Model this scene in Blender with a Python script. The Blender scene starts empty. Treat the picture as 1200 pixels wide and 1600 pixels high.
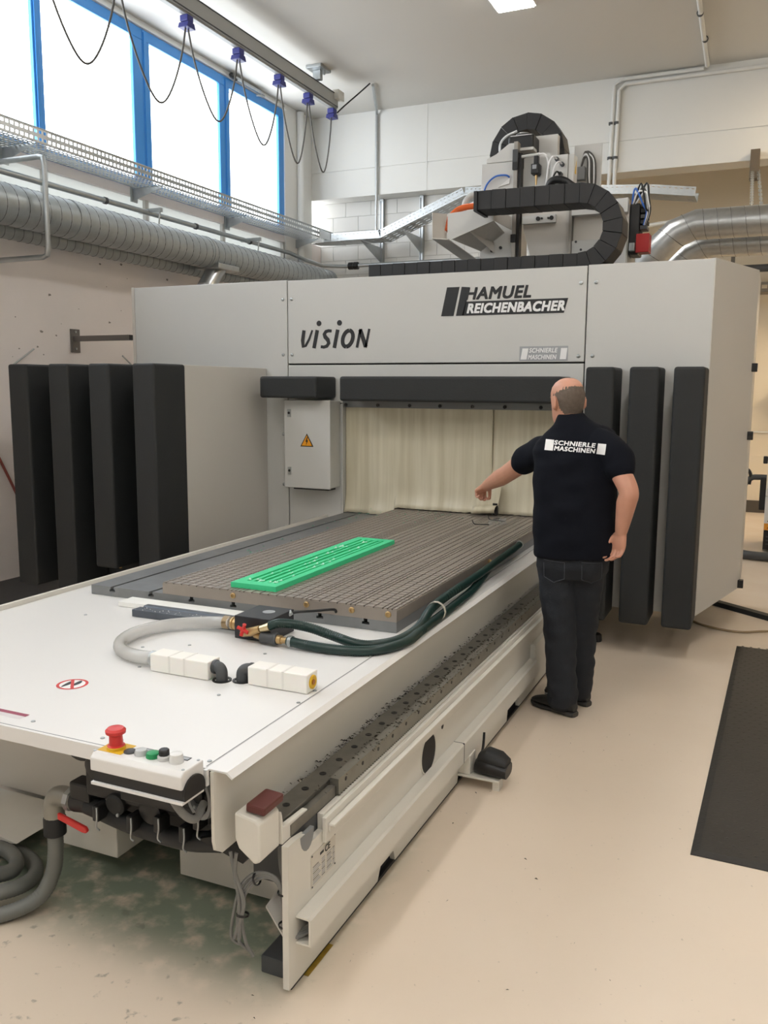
import bpy, bmesh, math, random
from math import radians, pi, sin, cos, sqrt
from mathutils import Vector, Matrix, noise
from mathutils.bvhtree import BVHTree

random.seed(7)
S = bpy.context.scene
COL = S.collection

# ------------------------------------------------------------ camera
cam_d = bpy.data.cameras.new('camera')
cam = bpy.data.objects.new('camera', cam_d)
COL.objects.link(cam)
cam_d.sensor_fit = 'VERTICAL'
cam_d.sensor_height = 36.0
cam_d.sensor_width = 27.0
cam_d.lens = 1350.0 / 1600.0 * 36.0
cam_d.clip_start = 0.02
cam_d.clip_end = 200.0
_yaw, _pitch, _roll = radians(23.97), radians(8.16), radians(0.36)
def _rot():
    cy, sy, cp, sp, cr, sr = cos(_yaw), sin(_yaw), cos(_pitch), sin(_pitch), cos(_roll), sin(_roll)
    B = Matrix(((1, 0, 0), (0, 0, -1), (0, 1, 0)))
    Ry = Matrix(((cy, 0, sy), (0, 1, 0), (-sy, 0, cy)))
    Rx = Matrix(((1, 0, 0), (0, cp, -sp), (0, sp, cp)))
    Rz = Matrix(((cr, -sr, 0), (sr, cr, 0), (0, 0, 1)))
    W = Rz @ Rx @ Ry @ B                      # rows: camera right, down, forward in world axes
    return Matrix((W[0], -W[1], -W[2])).transposed()
cam.matrix_world = Matrix.Translation((0, 0, 1.72)) @ _rot().to_4x4()
S.camera = cam

# ------------------------------------------------------------ world, sky, exposure
W = bpy.data.worlds.new('sky')
S.world = W
W.use_nodes = True
bg = W.node_tree.nodes['Background']
bg.inputs[0].default_value = (0.95, 0.97, 1.0, 1)
bg.inputs[1].default_value = 5.6
S.view_settings.view_transform = 'Standard'
S.view_settings.look = 'None'
S.view_settings.gamma = 1.0
S.view_settings.use_curve_mapping = False
S.view_settings.exposure = 0.58
LAMP_POWER = 18.0          # emission of the ceiling luminaires
LAMP_TINT = (1.0, 0.965, 0.925)

# ------------------------------------------------------------ helpers
def lin(c):
    c = c / 255.0
    return c / 12.92 if c <= 0.04045 else ((c + 0.055) / 1.055) ** 2.4

def rgb(r, g, b):
    return (lin(r), lin(g), lin(b), 1.0)

MATS = {}
def M(name, col, rough=0.5, metal=0.0, var=0.06, scale=6.0, bump=0.0, bscale=60.0, spec=0.5, trans=0.0, emit=None, alpha=1.0, sss=0.0, coat=0.0):
    if name in MATS:
        return MATS[name]
    m = bpy.data.materials.new(name)
    m.use_nodes = True
    nt = m.node_tree
    b = nt.nodes['Principled BSDF']
    tc = nt.nodes.new('ShaderNodeTexCoord')
    nz = nt.nodes.new('ShaderNodeTexNoise')
    nz.inputs['Scale'].default_value = scale
    nz.inputs['Detail'].default_value = 5
    nt.links.new(tc.outputs['Object'], nz.inputs['Vector'])
    mx = nt.nodes.new('ShaderNodeMix')
    mx.data_type = 'RGBA'
    c = rgb(*col)
    mx.inputs[6].default_value = tuple(max(0, x * (1 - var)) for x in c[:3]) + (1,)
    mx.inputs[7].default_value = tuple(min(1, x * (1 + var)) for x in c[:3]) + (1,)
    nt.links.new(nz.outputs['Fac'], mx.inputs[0])
    nt.links.new(mx.outputs[2], b.inputs['Base Color'])
    b.inputs['Roughness'].default_value = rough
    b.inputs['Metallic'].default_value = metal
    b.inputs['Specular IOR Level'].default_value = spec
    b.inputs['Transmission Weight'].default_value = trans
    b.inputs['Alpha'].default_value = alpha
    b.inputs['Coat Weight'].default_value = coat
    if sss:
        b.inputs['Subsurface Weight'].default_value = sss
        b.inputs['Subsurface Radius'].default_value = (0.02, 0.01, 0.006)
    if emit:
        b.inputs['Emission Color'].default_value = tuple(emit[:3]) + (1,)
        b.inputs['Emission Strength'].default_value = emit[3]
    if bump:
        n2 = nt.nodes.new('ShaderNodeTexNoise')
        n2.inputs['Scale'].default_value = bscale
        n2.inputs['Detail'].default_value = 4
        nt.links.new(tc.outputs['Object'], n2.inputs['Vector'])
        bp = nt.nodes.new('ShaderNodeBump')
        bp.inputs['Strength'].default_value = bump
        bp.inputs['Distance'].default_value = 0.01
        nt.links.new(n2.outputs['Fac'], bp.inputs['Height'])
        nt.links.new(bp.outputs['Normal'], b.inputs['Normal'])
    MATS[name] = m
    return m

V = Vector
class G:
    """collects vertices and faces of ONE mesh"""
    def __init__(s):
        s.v = []; s.f = []
    def add(s, v, f):
        o = len(s.v)
        s.v += [tuple(p) for p in v]
        s.f += [tuple(i + o for i in q) for q in f]
        return s
    def box(s, x0, x1, y0, y1, z0, z1):
        return s.add([(x0, y0, z0), (x1, y0, z0), (x1, y1, z0), (x0, y1, z0), (x0, y0, z1), (x1, y0, z1), (x1, y1, z1), (x0, y1, z1)],
                     [(0, 3, 2, 1), (4, 5, 6, 7), (0, 1, 5, 4), (1, 2, 6, 5), (2, 3, 7, 6), (3, 0, 4, 7)])
    def prism(s, pts, plane, a, b):
        def p(u, w, t):
            return {'xz': (u, t, w), 'xy': (u, w, t), 'yz': (t, u, w)}[plane]
        n = len(pts)
        v = [p(u, w, a) for u, w in pts] + [p(u, w, b) for u, w in pts]
        f = [tuple(range(n)), tuple(range(2 * n - 1, n - 1, -1))]
        f += [(i, (i + 1) % n, n + (i + 1) % n, n + i) for i in range(n)]
        return s.add(v, f)
    def frame(s, d):
        d = V(d).normalized()
        a = V((0, 0, 1)) if abs(d.z) < 0.9 else V((1, 0, 0))
        u = d.cross(a).normalized()
        return u, d.cross(u).normalized()
    def cyl(s, p0, p1, r0, r1=None, n=16):
        r1 = r0 if r1 is None else r1
        p0, p1 = V(p0), V(p1)
        u, w = s.frame(p1 - p0)
        v = []
        for p, r in ((p0, r0), (p1, r1)):
            v += [p + u * (r * cos(2 * pi * i / n)) + w * (r * sin(2 * pi * i / n)) for i in range(n)]
        f = [tuple(range(n)), tuple(range(2 * n - 1, n - 1, -1))] + [(i, (i + 1) % n, n + (i + 1) % n, n + i) for i in range(n)]
        return s.add(v, f)
    def revolve(s, prof, p, axis=(0, 0, 1), n=20):
        p = V(p); d = V(axis).normalized(); u, w = s.frame(d)
        v = []
        for r, t in prof:
            v += [p + d * t + u * (r * cos(2 * pi * i / n)) + w * (r * sin(2 * pi * i / n)) for i in range(n)]
        f = []
        for k in range(len(prof) - 1):
            f += [(k * n + i, k * n + (i + 1) % n, (k + 1) * n + (i + 1) % n, (k + 1) * n + i) for i in range(n)]
        if len(prof) == 4 and prof[0][0] == prof[3][0] and prof[1][0] == prof[2][0]:      # a ring: open bore
            f += [(3 * n + i, 3 * n + (i + 1) % n, (i + 1) % n, i) for i in range(n)]
        else:
            f += [tuple(range(n)), tuple(range(len(v) - 1, len(v) - n - 1, -1))]
        return s.add(v, f)
    def tube(s, path, r, n=10, ribs=None):
        P = [V(p) for p in path]
        m = len(P)
        R = r if isinstance(r, (list, tuple)) else [r] * m
        T = [(P[min(i + 1, m - 1)] - P[max(i - 1, 0)]).normalized() for i in range(m)]
        u, w = s.frame(T[0])
        v = []
        for i in range(m):
            if i:
                u = (u - T[i] * u.dot(T[i]))
                u = u.normalized() if u.length > 1e-6 else s.frame(T[i])[0]
                w = T[i].cross(u).normalized()
            v += [P[i] + u * (R[i] * cos(2 * pi * k / n)) + w * (R[i] * sin(2 * pi * k / n)) for k in range(n)]
        f = [tuple(range(n)), tuple(range(m * n - 1, (m - 1) * n - 1, -1))]
        for i in range(m - 1):
            f += [(i * n + k, i * n + (k + 1) % n, (i + 1) * n + (k + 1) % n, (i + 1) * n + k) for k in range(n)]
        return s.add(v, f)
    def ball(s, c, r, n=16, m=10):
        rx, ry, rz = r if isinstance(r, (list, tuple)) else (r, r, r)
        v = [(c[0], c[1], c[2] + rz)]
        for j in range(1, m):
            t = pi * j / m
            v += [(c[0] + rx * sin(t) * cos(2 * pi * i / n), c[1] + ry * sin(t) * sin(2 * pi * i / n), c[2] + rz * cos(t)) for i in range(n)]
        v.append((c[0], c[1], c[2] - rz))
        f = [(0, 1 + i, 1 + (i + 1) % n) for i in range(n)]
        for j in range(m - 2):
            f += [(1 + j * n + i, 1 + (j + 1) * n + i, 1 + (j + 1) * n + (i + 1) % n, 1 + j * n + (i + 1) % n) for i in range(n)]
        L = len(v) - 1; o = 1 + (m - 2) * n
        f += [(L, o + (i + 1) % n, o + i) for i in range(n)]
        return s.add(v, f)
    def loft(s, rings, n=20, p=2.0):
        """rings: (centre, u radius vector, v radius vector)"""
        v = []
        for c, u, w in rings:
            c, u, w = V(c), V(u), V(w)
            for i in range(n):
                a = 2 * pi * i / n
                ca, sa = cos(a), sin(a)
                v.append(c + u * (abs(ca) ** (2 / p) * (1 if ca >= 0 else -1)) + w * (abs(sa) ** (2 / p) * (1 if sa >= 0 else -1)))
        m = len(rings)
        f = [tuple(range(n)), tuple(range(m * n - 1, (m - 1) * n - 1, -1))]
        for k in range(m - 1):
            f += [(k * n + i, k * n + (i + 1) % n, (k + 1) * n + (i + 1) % n, (k + 1) * n + i) for i in range(n)]
        return s.add(v, f)

def curve(pts, k=6):
    """catmull-rom through the points"""
    P = [V(p) for p in pts]
    P = [P[0] * 2 - P[1]] + P + [P[-1] * 2 - P[-2]]
    out = []
    for i in range(1, len(P) - 2):
        a, b, c, d = P[i - 1], P[i], P[i + 1], P[i + 2]
        for j in range(k):
            t = j / k
            out.append(0.5 * ((2 * b) + (c - a) * t + (2 * a - 5 * b + 4 * c - d) * t * t + (3 * b - a - 3 * c + d) * t ** 3))
    out.append(P[-2])
    return out

def resample(path, step):
    out = [V(path[0])]; acc = 0.0
    for a, b in zip(path, path[1:]):
        a, b = V(a), V(b); L = (b - a).length; t = step - acc
        while t <= L:
            out.append(a + (b - a) * (t / L)); t += step
        acc = (acc + L) % step
    return out

def mesh_of(name, g, mat, smooth=False):
    me = bpy.data.meshes.new(name)
    me.from_pydata(g.v, [], g.f)
    bm = bmesh.new(); bm.from_mesh(me)
    bmesh.ops.recalc_face_normals(bm, faces=bm.faces)
    bm.to_mesh(me); bm.free()
    if mat: me.materials.append(mat)
    if smooth:
        for p in me.polygons: p.use_smooth = True
        me.set_sharp_from_angle(angle=radians(38))
    return me

def par(o, parent):
    if parent is not None:
        o.parent = parent
        o.matrix_parent_inverse = Matrix.Translation(-V(parent.get('_base', (0, 0, 0))))
    return o

def obj(name, g, mat, parent=None, smooth=False, bevel=0.0, seg=2):
    me = g if isinstance(g, bpy.types.Mesh) else mesh_of(name, g, mat, smooth)
    o = bpy.data.objects.new(name, me)
    COL.objects.link(o)
    if bevel:
        b = o.modifiers.new('bevel', 'BEVEL'); b.width = bevel; b.segments = seg; b.limit_method = 'ANGLE'; b.angle_limit = radians(40)
    return par(o, parent)

def copy_part(src, parent, loc):
    c = src.copy(); COL.objects.link(c); c.location = loc
    return par(c, parent)

def tag(o, label=None, cat=None, group=None, kind=None):
    if label: o['label'] = label
    if cat: o['category'] = cat
    if group: o['group'] = group
    if kind: o['kind'] = kind
    return o

def thing(name, label, cat, loc, group=None, kind=None):
    o = bpy.data.objects.new(name, None)
    COL.objects.link(o)
    o.location = loc
    o['_base'] = tuple(loc)
    o.empty_display_size = 0.1
    return tag(o, label, cat, group, kind)

def struct(name, g, mat, **k):
    return tag(obj(name, g, mat, **k), kind='structure')

def text_geo(s, w, h, bold=0.0, shear=0.0, spacing=1.0):
    """flat lettering fitted to width w, height h, as (verts2d, faces)"""
    cu = bpy.data.curves.new('lettering', 'FONT')
    cu.body = s; cu.size = 1.0; cu.shear = shear; cu.space_character = spacing; cu.resolution_u = 3
    o = bpy.data.objects.new('lettering_tmp', cu); COL.objects.link(o)
    bpy.context.view_layer.update()
    me = bpy.data.meshes.new_from_object(o.evaluated_get(bpy.context.evaluated_depsgraph_get()))
    v = [(p.co.x, p.co.y) for p in me.vertices]; f = [tuple(p.vertices) for p in me.polygons]
    bpy.data.objects.remove(o); bpy.data.curves.remove(cu); bpy.data.meshes.remove(me)
    x0 = min(p[0] for p in v); x1 = max(p[0] for p in v); y0 = min(p[1] for p in v); y1 = max(p[1] for p in v)
    e = bold * h                              # heavier strokes: the same glyphs laid down again, slightly shifted
    base = [((p[0] - x0) / (x1 - x0) * (w - 2 * e) + e, (p[1] - y0) / (y1 - y0) * (h - 2 * e) + e) for p in v]
    if not bold: return [(a, b, 0.0) for a, b in base], f
    V2, F2 = [], []
    for k, (dx, dy) in enumerate(((-e, -e), (e, -e), (e, e), (-e, e), (0, e), (0, -e), (e, 0), (-e, 0))):
        o_ = len(V2); V2 += [(a + dx, b + dy, k * .00012) for a, b in base]; F2 += [tuple(i + o_ for i in q) for q in f]
    return V2, F2

def sheet(pts, th, nrm):
    """thin solid from a 2D/3D polygon list, thickness th along nrm"""
    g = G(); n = len(pts); N = V(nrm).normalized() * th
    v = [V(p) for p in pts] + [V(p) + N for p in pts]
    g.add(v, [tuple(range(n)), tuple(range(2 * n - 1, n - 1, -1))] + [(i, (i + 1) % n, n + (i + 1) % n, n + i) for i in range(n)])
    return g

# ------------------------------------------------------------ materials
m_wall = M('painted_wall_white', (226, 226, 222), 0.8, var=0.03, scale=1.5, bump=0.08, bscale=25)
m_wall_low = M('painted_wall_worn', (232, 225, 221), 0.85, var=0.05, scale=2.5, bump=0.12, bscale=18)
m_ceil = M('painted_ceiling', (210, 208, 202), 0.85, var=0.02, scale=1.0, bump=0.05, bscale=30)
m_blue = M('blue_window_frame', (58, 140, 215), 0.4, var=0.03)
m_panel = M('machine_light_grey_paint', (205, 205, 202), 0.34, var=0.015, scale=2, bump=0.015, bscale=160)
m_side = M('machine_grey_beige_paint', (206, 202, 195), 0.42, var=0.02, scale=2, bump=0.02, bscale=160)
m_white = M('machine_white_paint', (226, 225, 223), 0.35, var=0.02, scale=3, bump=0.02, bscale=120)
m_offw = M('machine_offwhite_paint', (216, 213, 204), 0.42, var=0.03, scale=3)
m_pad = M('charcoal_foam_pad', (37, 39, 40), 0.66, var=0.10, scale=9, bump=0.12, bscale=90)
m_dark = M('dark_gap', (26, 26, 26), 0.7)
m_black = M('black_plastic', (24, 24, 25), 0.45, var=0.1)
m_rubber = M('black_rubber', (30, 31, 32), 0.6, var=0.1)
m_galv = M('galvanised_steel', (176, 180, 181), 0.38, 0.85, var=0.14, scale=18)
m_duct = M('spiral_duct_steel', (178, 181, 182), 0.30, 0.9, var=0.12, scale=22)
m_duct2 = M('worn_duct_steel', (160, 167, 170), 0.40, 0.45, var=0.2, scale=14)
m_steel = M('machined_steel', (150, 146, 140), 0.35, 0.75, var=0.12, scale=30)
m_tsteel = M('slot_table_steel', (130, 132, 133), 0.45, 0.35, var=0.2, scale=10)
m_plate = M('vacuum_plate_alloy', (158, 149, 140), 0.42, 0.4, var=0.08, scale=20)
m_groove = M('vacuum_plate_groove', (30, 27, 26), 0.7, 0.2)
m_rail = M('rail_steel', (120, 118, 112), 0.42, 0.7, var=0.25, scale=25)
m_brass = M('brass', (196, 166, 118), 0.35, 0.8, var=0.15)
m_green = M('green_machinable_board', (66, 214, 150), 0.55, var=0.05, scale=12)
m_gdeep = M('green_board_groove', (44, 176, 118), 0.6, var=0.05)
m_red = M('red_plastic', (206, 50, 46), 0.4)
m_redd = M('red_painted_box', (176, 36, 36), 0.45)
m_orange = M('orange_hose', (220, 100, 40), 0.45)
m_yellow = M('yellow_plastic', (222, 178, 40), 0.5)
m_print_k = M('black_print', (34, 35, 37), 0.5)
m_print_w = M('white_print', (240, 240, 240), 0.55)
m_print_g = M('grey_print', (165, 168, 172), 0.5)
m_grey = M('grey_plastic', (128, 130, 132), 0.45)
m_dgrey = M('dark_grey_plastic', (70, 72, 74), 0.5)
m_cable = M('grey_cable', (120, 120, 118), 0.55)
m_cord = M('dark_grey_cord', (84, 82, 78), 0.6)
# ============================================================ THE SETTING
XL, YB, YR, ZC = -6.15, 11.2, 13.3, 5.43

def floor_material():
    m = bpy.data.materials.new('epoxy_floor'); m.use_nodes = True
    nt = m.node_tree; b = nt.nodes['Principled BSDF']; L = nt.links.new
    tc = nt.nodes.new('ShaderNodeTexCoord')
    def nz(scale, det=5):
        n = nt.nodes.new('ShaderNodeTexNoise'); n.inputs['Scale'].default_value = scale; n.inputs['Detail'].default_value = det
        L(tc.outputs['Object'], n.inputs['Vector']); return n.outputs['Fac']
    def mix(fac, a, c):
        n = nt.nodes.new('ShaderNodeMix'); n.data_type = 'RGBA'
        L(fac, n.inputs[0])
        for k, x in ((6, a), (7, c)):
            if isinstance(x, tuple): n.inputs[k].default_value = x
            else: L(x, n.inputs[k])
        return n.outputs[2]
    def mr(x, a0, a1, b0=0.0, b1=1.0):
        n = nt.nodes.new('ShaderNodeMapRange'); n.interpolation_type = 'SMOOTHSTEP'
        L(x, n.inputs[0])
        for i, q in enumerate((a0, a1, b0, b1)): n.inputs[i + 1].default_value = q
        return n.outputs[0]
    def mul(a, c):
        n = nt.nodes.new('ShaderNodeMath'); n.operation = 'MULTIPLY'; L(a, n.inputs[0])
        if isinstance(c, float): n.inputs[1].default_value = c
        else: L(c, n.inputs[1])
        return n.outputs[0]
    base = mix(nz(0.8), rgb(217, 201, 182), rgb(226, 211, 193))
    base = mix(mr(nz(55, 2), 0.70, 0.78, 0, 0.35), base, rgb(120, 112, 98))
    sx = nt.nodes.new('ShaderNodeSeparateXYZ'); L(tc.outputs['Object'], sx.inputs[0])
    X, Y = sx.outputs[0], sx.outputs[1]
    # green machining dust swept together beneath the machine
    d = mul(mul(mr(X, -3.0, -2.5), mr(X, -1.05, -1.3)), mul(mr(Y, 1.78, 2.12), mr(Y, 3.2, 2.7)))
    d = mul(d, mr(nz(13), 0.22, 0.55))
    base = mix(mul(d, 0.72), base, rgb(66, 112, 92))
    d2 = mul(mul(mr(X, -3.4, -2.4), mr(X, -0.9, -1.5)), mr(Y, 2.4, 1.7))
    base = mix(mul(mul(d2, mr(nz(22), 0.62, 0.72)), 0.5), base, rgb(60, 66, 56))
    L(base, b.inputs['Base Color'])
    L(mr(nz(3), 0.3, 0.7, 0.30, 0.48), b.inputs['Roughness'])
    bp = nt.nodes.new('ShaderNodeBump'); bp.inputs['Strength'].default_value = 0.06; bp.inputs['Distance'].default_value = 0.01
    L(nz(14), bp.inputs['Height']); L(bp.outputs['Normal'], b.inputs['Normal'])
    return m
struct('floor', G().box(XL - .3, 7.2, -5.2, YR + .3, -0.15, 0.0), floor_material())
struct('ceiling', G().box(XL - .3, 7.2, -5.2, YR + .3, ZC, ZC + .2), m_ceil)

# ---- left wall with its band of windows
SILL, WTOP = 3.75, 5.35
LB0, LB1 = 3.22, 3.66     # low band of frosted glazing behind the duct
wl = G().box(XL - .28, XL, -5.2, YR, 0.0, LB0).box(XL - .28, XL, -5.2, YR, LB1, SILL).box(XL - .28, XL, -5.2, 2.0, LB0, LB1).box(XL - .28, XL, 10.47, YR, LB0, LB1)
struct('wall_left', wl, m_wall_low)
def frosted():
    m = bpy.data.materials.new('frosted_glazing'); m.use_nodes = True
    nt = m.node_tree; nt.nodes.clear()
    o = nt.nodes.new('ShaderNodeOutputMaterial'); t = nt.nodes.new('ShaderNodeBsdfTranslucent'); g = nt.nodes.new('ShaderNodeBsdfDiffuse')
    t.inputs[0].default_value = (.55, .57, .56, 1); g.inputs[0].default_value = (.8, .8, .78, 1)
    mx = nt.nodes.new('ShaderNodeMixShader'); mx.inputs[0].default_value = .5
    nt.links.new(t.outputs[0], mx.inputs[1]); nt.links.new(g.outputs[0], mx.inputs[2]); nt.links.new(mx.outputs[0], o.inputs[0])
    return m
w6 = thing('window_6', None, None, (XL, 6, LB0), kind='structure')
m_frost = frosted()
for k in range(6):
    a = 2.0 + 8.47 * k / 6; b = 2.0 + 8.47 * (k + 1) / 6
    obj('frosted_pane', G().box(XL - .05, XL - .044, a + .03, b - .03, LB0, LB1), m_frost, w6)
    obj('glazing_post', G().box(XL - .06, XL - .01, b - .03, b + .03, LB0, LB1), m_wall, w6)
struct('trim_1', G().box(XL - .28, XL, -5.2, YR, WTOP, ZC).box(XL, XL + .03, 4.4, 10.5, WTOP + .005, WTOP + .03), m_wall)
struct('trim_2', G().box(XL - .28, XL + .02, 10.47, 11.2, 2.4, ZC), m_wall)
struct('trim_3', G().box(XL - .28, XL, -5.2, -1.6, SILL, WTOP), m_wall)
struct('trim_4', G().cyl((XL + .06, 10.82, 2.4), (XL + .06, 10.82, ZC - .02), 0.05), m_wall, smooth=True)

mk = G()
for _ in range(46):
    y, z, s = random.uniform(4.8, 8.6), random.uniform(1.9, 3.05), random.uniform(.006, .022)
    n_ = 7; a0 = random.uniform(0, 6)
    mk.add([(XL + .0012, y + s * random.uniform(.5, 1.2) * cos(a0 + 2 * pi * i / n_), z + s * random.uniform(.3, .9) * sin(a0 + 2 * pi * i / n_)) for i in range(n_)], [tuple(range(n_))])
tag(obj('paint_chips', mk, M('bare_plaster', (140, 134, 128), .9), bpy.data.objects['wall_left']), kind='stuff')
def pane_material():
    m = bpy.data.materials.new('window_glass'); m.use_nodes = True
    nt = m.node_tree; nt.nodes.clear()
    o = nt.nodes.new('ShaderNodeOutputMaterial'); t = nt.nodes.new('ShaderNodeBsdfTransparent'); g = nt.nodes.new('ShaderNodeBsdfGlossy')
    t.inputs[0].default_value = (0.97, 0.98, 0.98, 1); g.inputs['Roughness'].default_value = 0.03
    mx = nt.nodes.new('ShaderNodeMixShader'); mx.inputs[0].default_value = 0.05
    nt.links.new(t.outputs[0], mx.inputs[1]); nt.links.new(g.outputs[0], mx.inputs[2]); nt.links.new(mx.outputs[0], o.inputs[0])
    return m
m_pane = pane_material()
def window(n, y0, y1, jl, jr, mulls=()):
    w = thing('window_%d' % n, None, None, (XL, (y0 + y1) / 2, SILL), kind='structure')
    a, b = XL - .03, XL + .01
    obj('top_rail', G().box(a, b, y0, y1, WTOP - .11, WTOP), m_blue, w, bevel=.006)
    obj('bottom_rail', G().box(a, b, y0, y1, SILL, SILL + .1), m_blue, w, bevel=.006)
    obj('jamb', G().box(a, b, y0, y0 + jl, SILL + .1, WTOP - .11), m_blue, w, bevel=.006)
    obj('jamb', G().box(a, b, y1 - jr, y1, SILL + .1, WTOP - .11), m_blue, w, bevel=.006)
    e = [y0 + jl]
    for q0, q1 in mulls:
        obj('mullion', G().box(a, b, q0, q1, SILL + .1, WTOP - .11).box(b, b + .015, q0 + .02, q1 - .04, SILL + .1, WTOP - .11), m_blue, w, bevel=.004)
        e += [q0, q1]
    e.append(y1 - jr)
    for k in range(0, len(e), 2):
        obj('pane', G().box(XL - .012, XL - .006, e[k], e[k + 1], SILL + .1, WTOP - .11), m_pane, w)
    obj('sash_bead', G().box(XL + .01, XL + .022, y0 + .01, y0 + .05, SILL + .05, WTOP - .03), m_blue, w)
    return w
window(1, 9.095, 10.46, .10, .13)
window(2, 7.625, 9.09, .11, .10)
window(3, 4.62, 7.62, .12, .15, ((6.14, 6.25),))
window(4, 1.6, 4.61, .12, .12, ((3.05, 3.16),))
window(5, -1.6, 1.59, .12, .12, ((-0.05, 0.06),))
# sampling portal for the daylight of the window band (gives no light of its own)
pl = bpy.data.lights.new('window_portal', 'AREA'); pl.shape = 'RECTANGLE'; pl.size = 12.0; pl.size_y = 1.6
pl.cycles.is_portal = True
po = bpy.data.objects.new('window_portal', pl); COL.objects.link(po)
po.location = (XL - .15, 4.45, (SILL + WTOP) / 2); po.rotation_euler = (radians(90), 0, radians(-90))

# ---- back wall: concrete beam above, painted block wall below, deep niche on the right
struct('wall_back', G().box(XL - .28, 7.2, YB, YB + .35, 4.70, ZC).box(XL - .28, 7.2, YB + .012, YB + .35, 4.66, 4.70).box(XL - .28, 7.2, YB, YB + .35, 4.335, 4.66)
       .box(-4.395, -4.385, YB - .004, YB, 4.335, ZC), m_wall)
wb = struct('wall_back_lower', G().box(XL - .28, -3.0, 11.505, 11.9, 0.0, 4.335), M('block_joint_paint', (206, 206, 202), 0.85))
m_block = M('painted_block', (232, 232, 229), 0.75, var=0.03, scale=3, bump=0.06, bscale=30)
bw, bh = 0.40, 0.20
block_full = mesh_of('block', G().box(-bw / 2 + .004, bw / 2 - .004, -0.006, 0.03, -bh / 2 + .004, bh / 2 - .004), m_block)
block_half = mesh_of('block', G().box(-bw / 4 + .004, bw / 4 - .004, -0.006, 0.03, -bh / 2 + .004, bh / 2 - .004), m_block)
for r in range(8):
    z = 4.335 - bh * (r + .5)
    x = XL + .01
    half = r % 2
    while x < -3.05:
        me, w_ = (block_half, bw / 2) if half else (block_full, bw)
        half = 0
        o = obj('block', me, None, wb); o.location = (x + w_ / 2, 11.505 - .002, z)
        x += w_
struct('wall_niche', G().box(-3.2, -3.0, 11.9, YR, 0, ZC).box(-3.2, 7.2, YR, YR + .2, 0, ZC), M('warm_wall_paint', (238, 224, 198), 0.8, var=0.03, scale=2))
struct('trim_5', G().box(-3.0, 7.2, 12.99, 13.0, 1.15, 1.165).box(-3.0, 7.2, 13.28, 13.3, 1.13, 1.15), m_offw)
struct('baseboard_back', G().box(-3.0, 7.0, YR - .03, YR - .001, 0.0, 0.17), M('baseboard_brown', (86, 78, 68), 0.6))
struct('wall_right', G().box(7.0, 7.2, -5.2, YR, 0, ZC), m_wall)
struct('wall_front', G().box(XL, 7.0, -5.2, -5.0, 0, ZC), m_wall)

# ---- ceiling luminaires, plus an added fill light in the niche
def lum_mat(name, tint, power):
    return M(name, (250, 248, 240), 0.5, emit=tuple(tint) + (power,))
m_lum = lum_mat('luminaire_diffuser', LAMP_TINT, LAMP_POWER)
m_lumw = lum_mat('warm_luminaire_diffuser', (1.0, 0.78, 0.52), 30.0)
m_nichefill = lum_mat('niche_fill_emitter', (1.0, 0.80, 0.56), 26.0)
m_lumbody = M('luminaire_housing', (235, 235, 232), 0.5)
def luminaire(x, y, z, label, mat=m_lum, lx=.39, ly=1.4, group='ceiling luminaires'):
    t = thing('ceiling_light', label, 'ceiling light', (x, y, z), group)
    obj('housing', G().box(x - lx / 2, x + lx / 2, y - ly / 2, y + ly / 2, z + .012, z + .07), m_lumbody, t)
    obj('diffuser', G().box(x - lx / 2 + .02, x + lx / 2 - .02, y - ly / 2 + .02, y + ly / 2 - .02, z, z + .012), mat, t)
    if z < ZC - .1:
        for s in (-1, 1):
            obj('suspension_rod', G().cyl((x, y + s * ly * .4, z + .07), (x, y + s * ly * .4, ZC), .006, n=8), m_galv, t)
    return t
luminaire(-2.505, 8.04, ZC - .072, 'ceiling luminaire above the machine head, only its edge showing at the top')
for x, y in ((.3, 4.4), (.3, .8), (.3, -2.8), (3.1, .8), (3.1, -2.8), (-2.5, .8), (-2.5, -2.8)):
    luminaire(x, y, ZC - .072, 'white ceiling luminaire overhead, outside the picture')
luminaire(1.2, 12.5, 2.7, 'added warm fill light in the niche, out of view, brightening the far wall', m_nichefill, .3, 1.2)  # invented light, hung out of view to lift the niche wall
luminaire(1.0, 10.3, 5.22, 'warm suspended luminaire beside the back beam, out of the picture', m_lumw, .3, 1.3)
# ============================================================ MACHINE PORTAL
YP = 6.0
portal = thing('milling_portal', 'big light grey portal enclosure of the milling machine with black lettering', 'machine', (-2.7, 6.6, 0.2))
def panel(name, x0, x1, z0, z1, y=YP, th=.03, mat=None):
    g = 0.004
    return obj(name, G().box(x0 + g, x1 - g, y, y + th, z0 + g, z1 - g), mat or m_panel, portal, bevel=.004)
p_left = panel('front_panel', -5.0, -3.504, 0.22, 2.55)
p_mid = panel('front_panel', -3.504, -1.183, 1.902, 2.545)
p_head = panel('header_panel', -3.504, -1.183, 1.60, 1.898)
p_col = panel('column_panel', -3.504, -3.03, 0.22, 1.60)
p_right = panel('front_panel', -1.183, -0.38, 0.22, 2.55)
obj('inner_frame', G().box(-5.0, -3.03, YP + .032, YP + .07, .25, 2.5).box(-3.03, -1.183, YP + .032, YP + .045, 1.60, 2.5).box(-1.19, -.4, YP + .032, YP + .07, .25, 2.5)
    .box(-3.035, -3.02, YP + .0, YP + .5, .25, 1.60).box(-1.195, -1.18, YP + .03, YP + .5, .25, 1.6), m_dark, portal)
obj('opening_reveal', G().box(-3.032, -3.018, YP - .004, YP + .25, .22, 1.60), m_panel, portal)
obj('side_panel', G().box(-5.03, -5.0, YP, 7.45, .22, 2.55), m_side, portal, bevel=.004)
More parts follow.
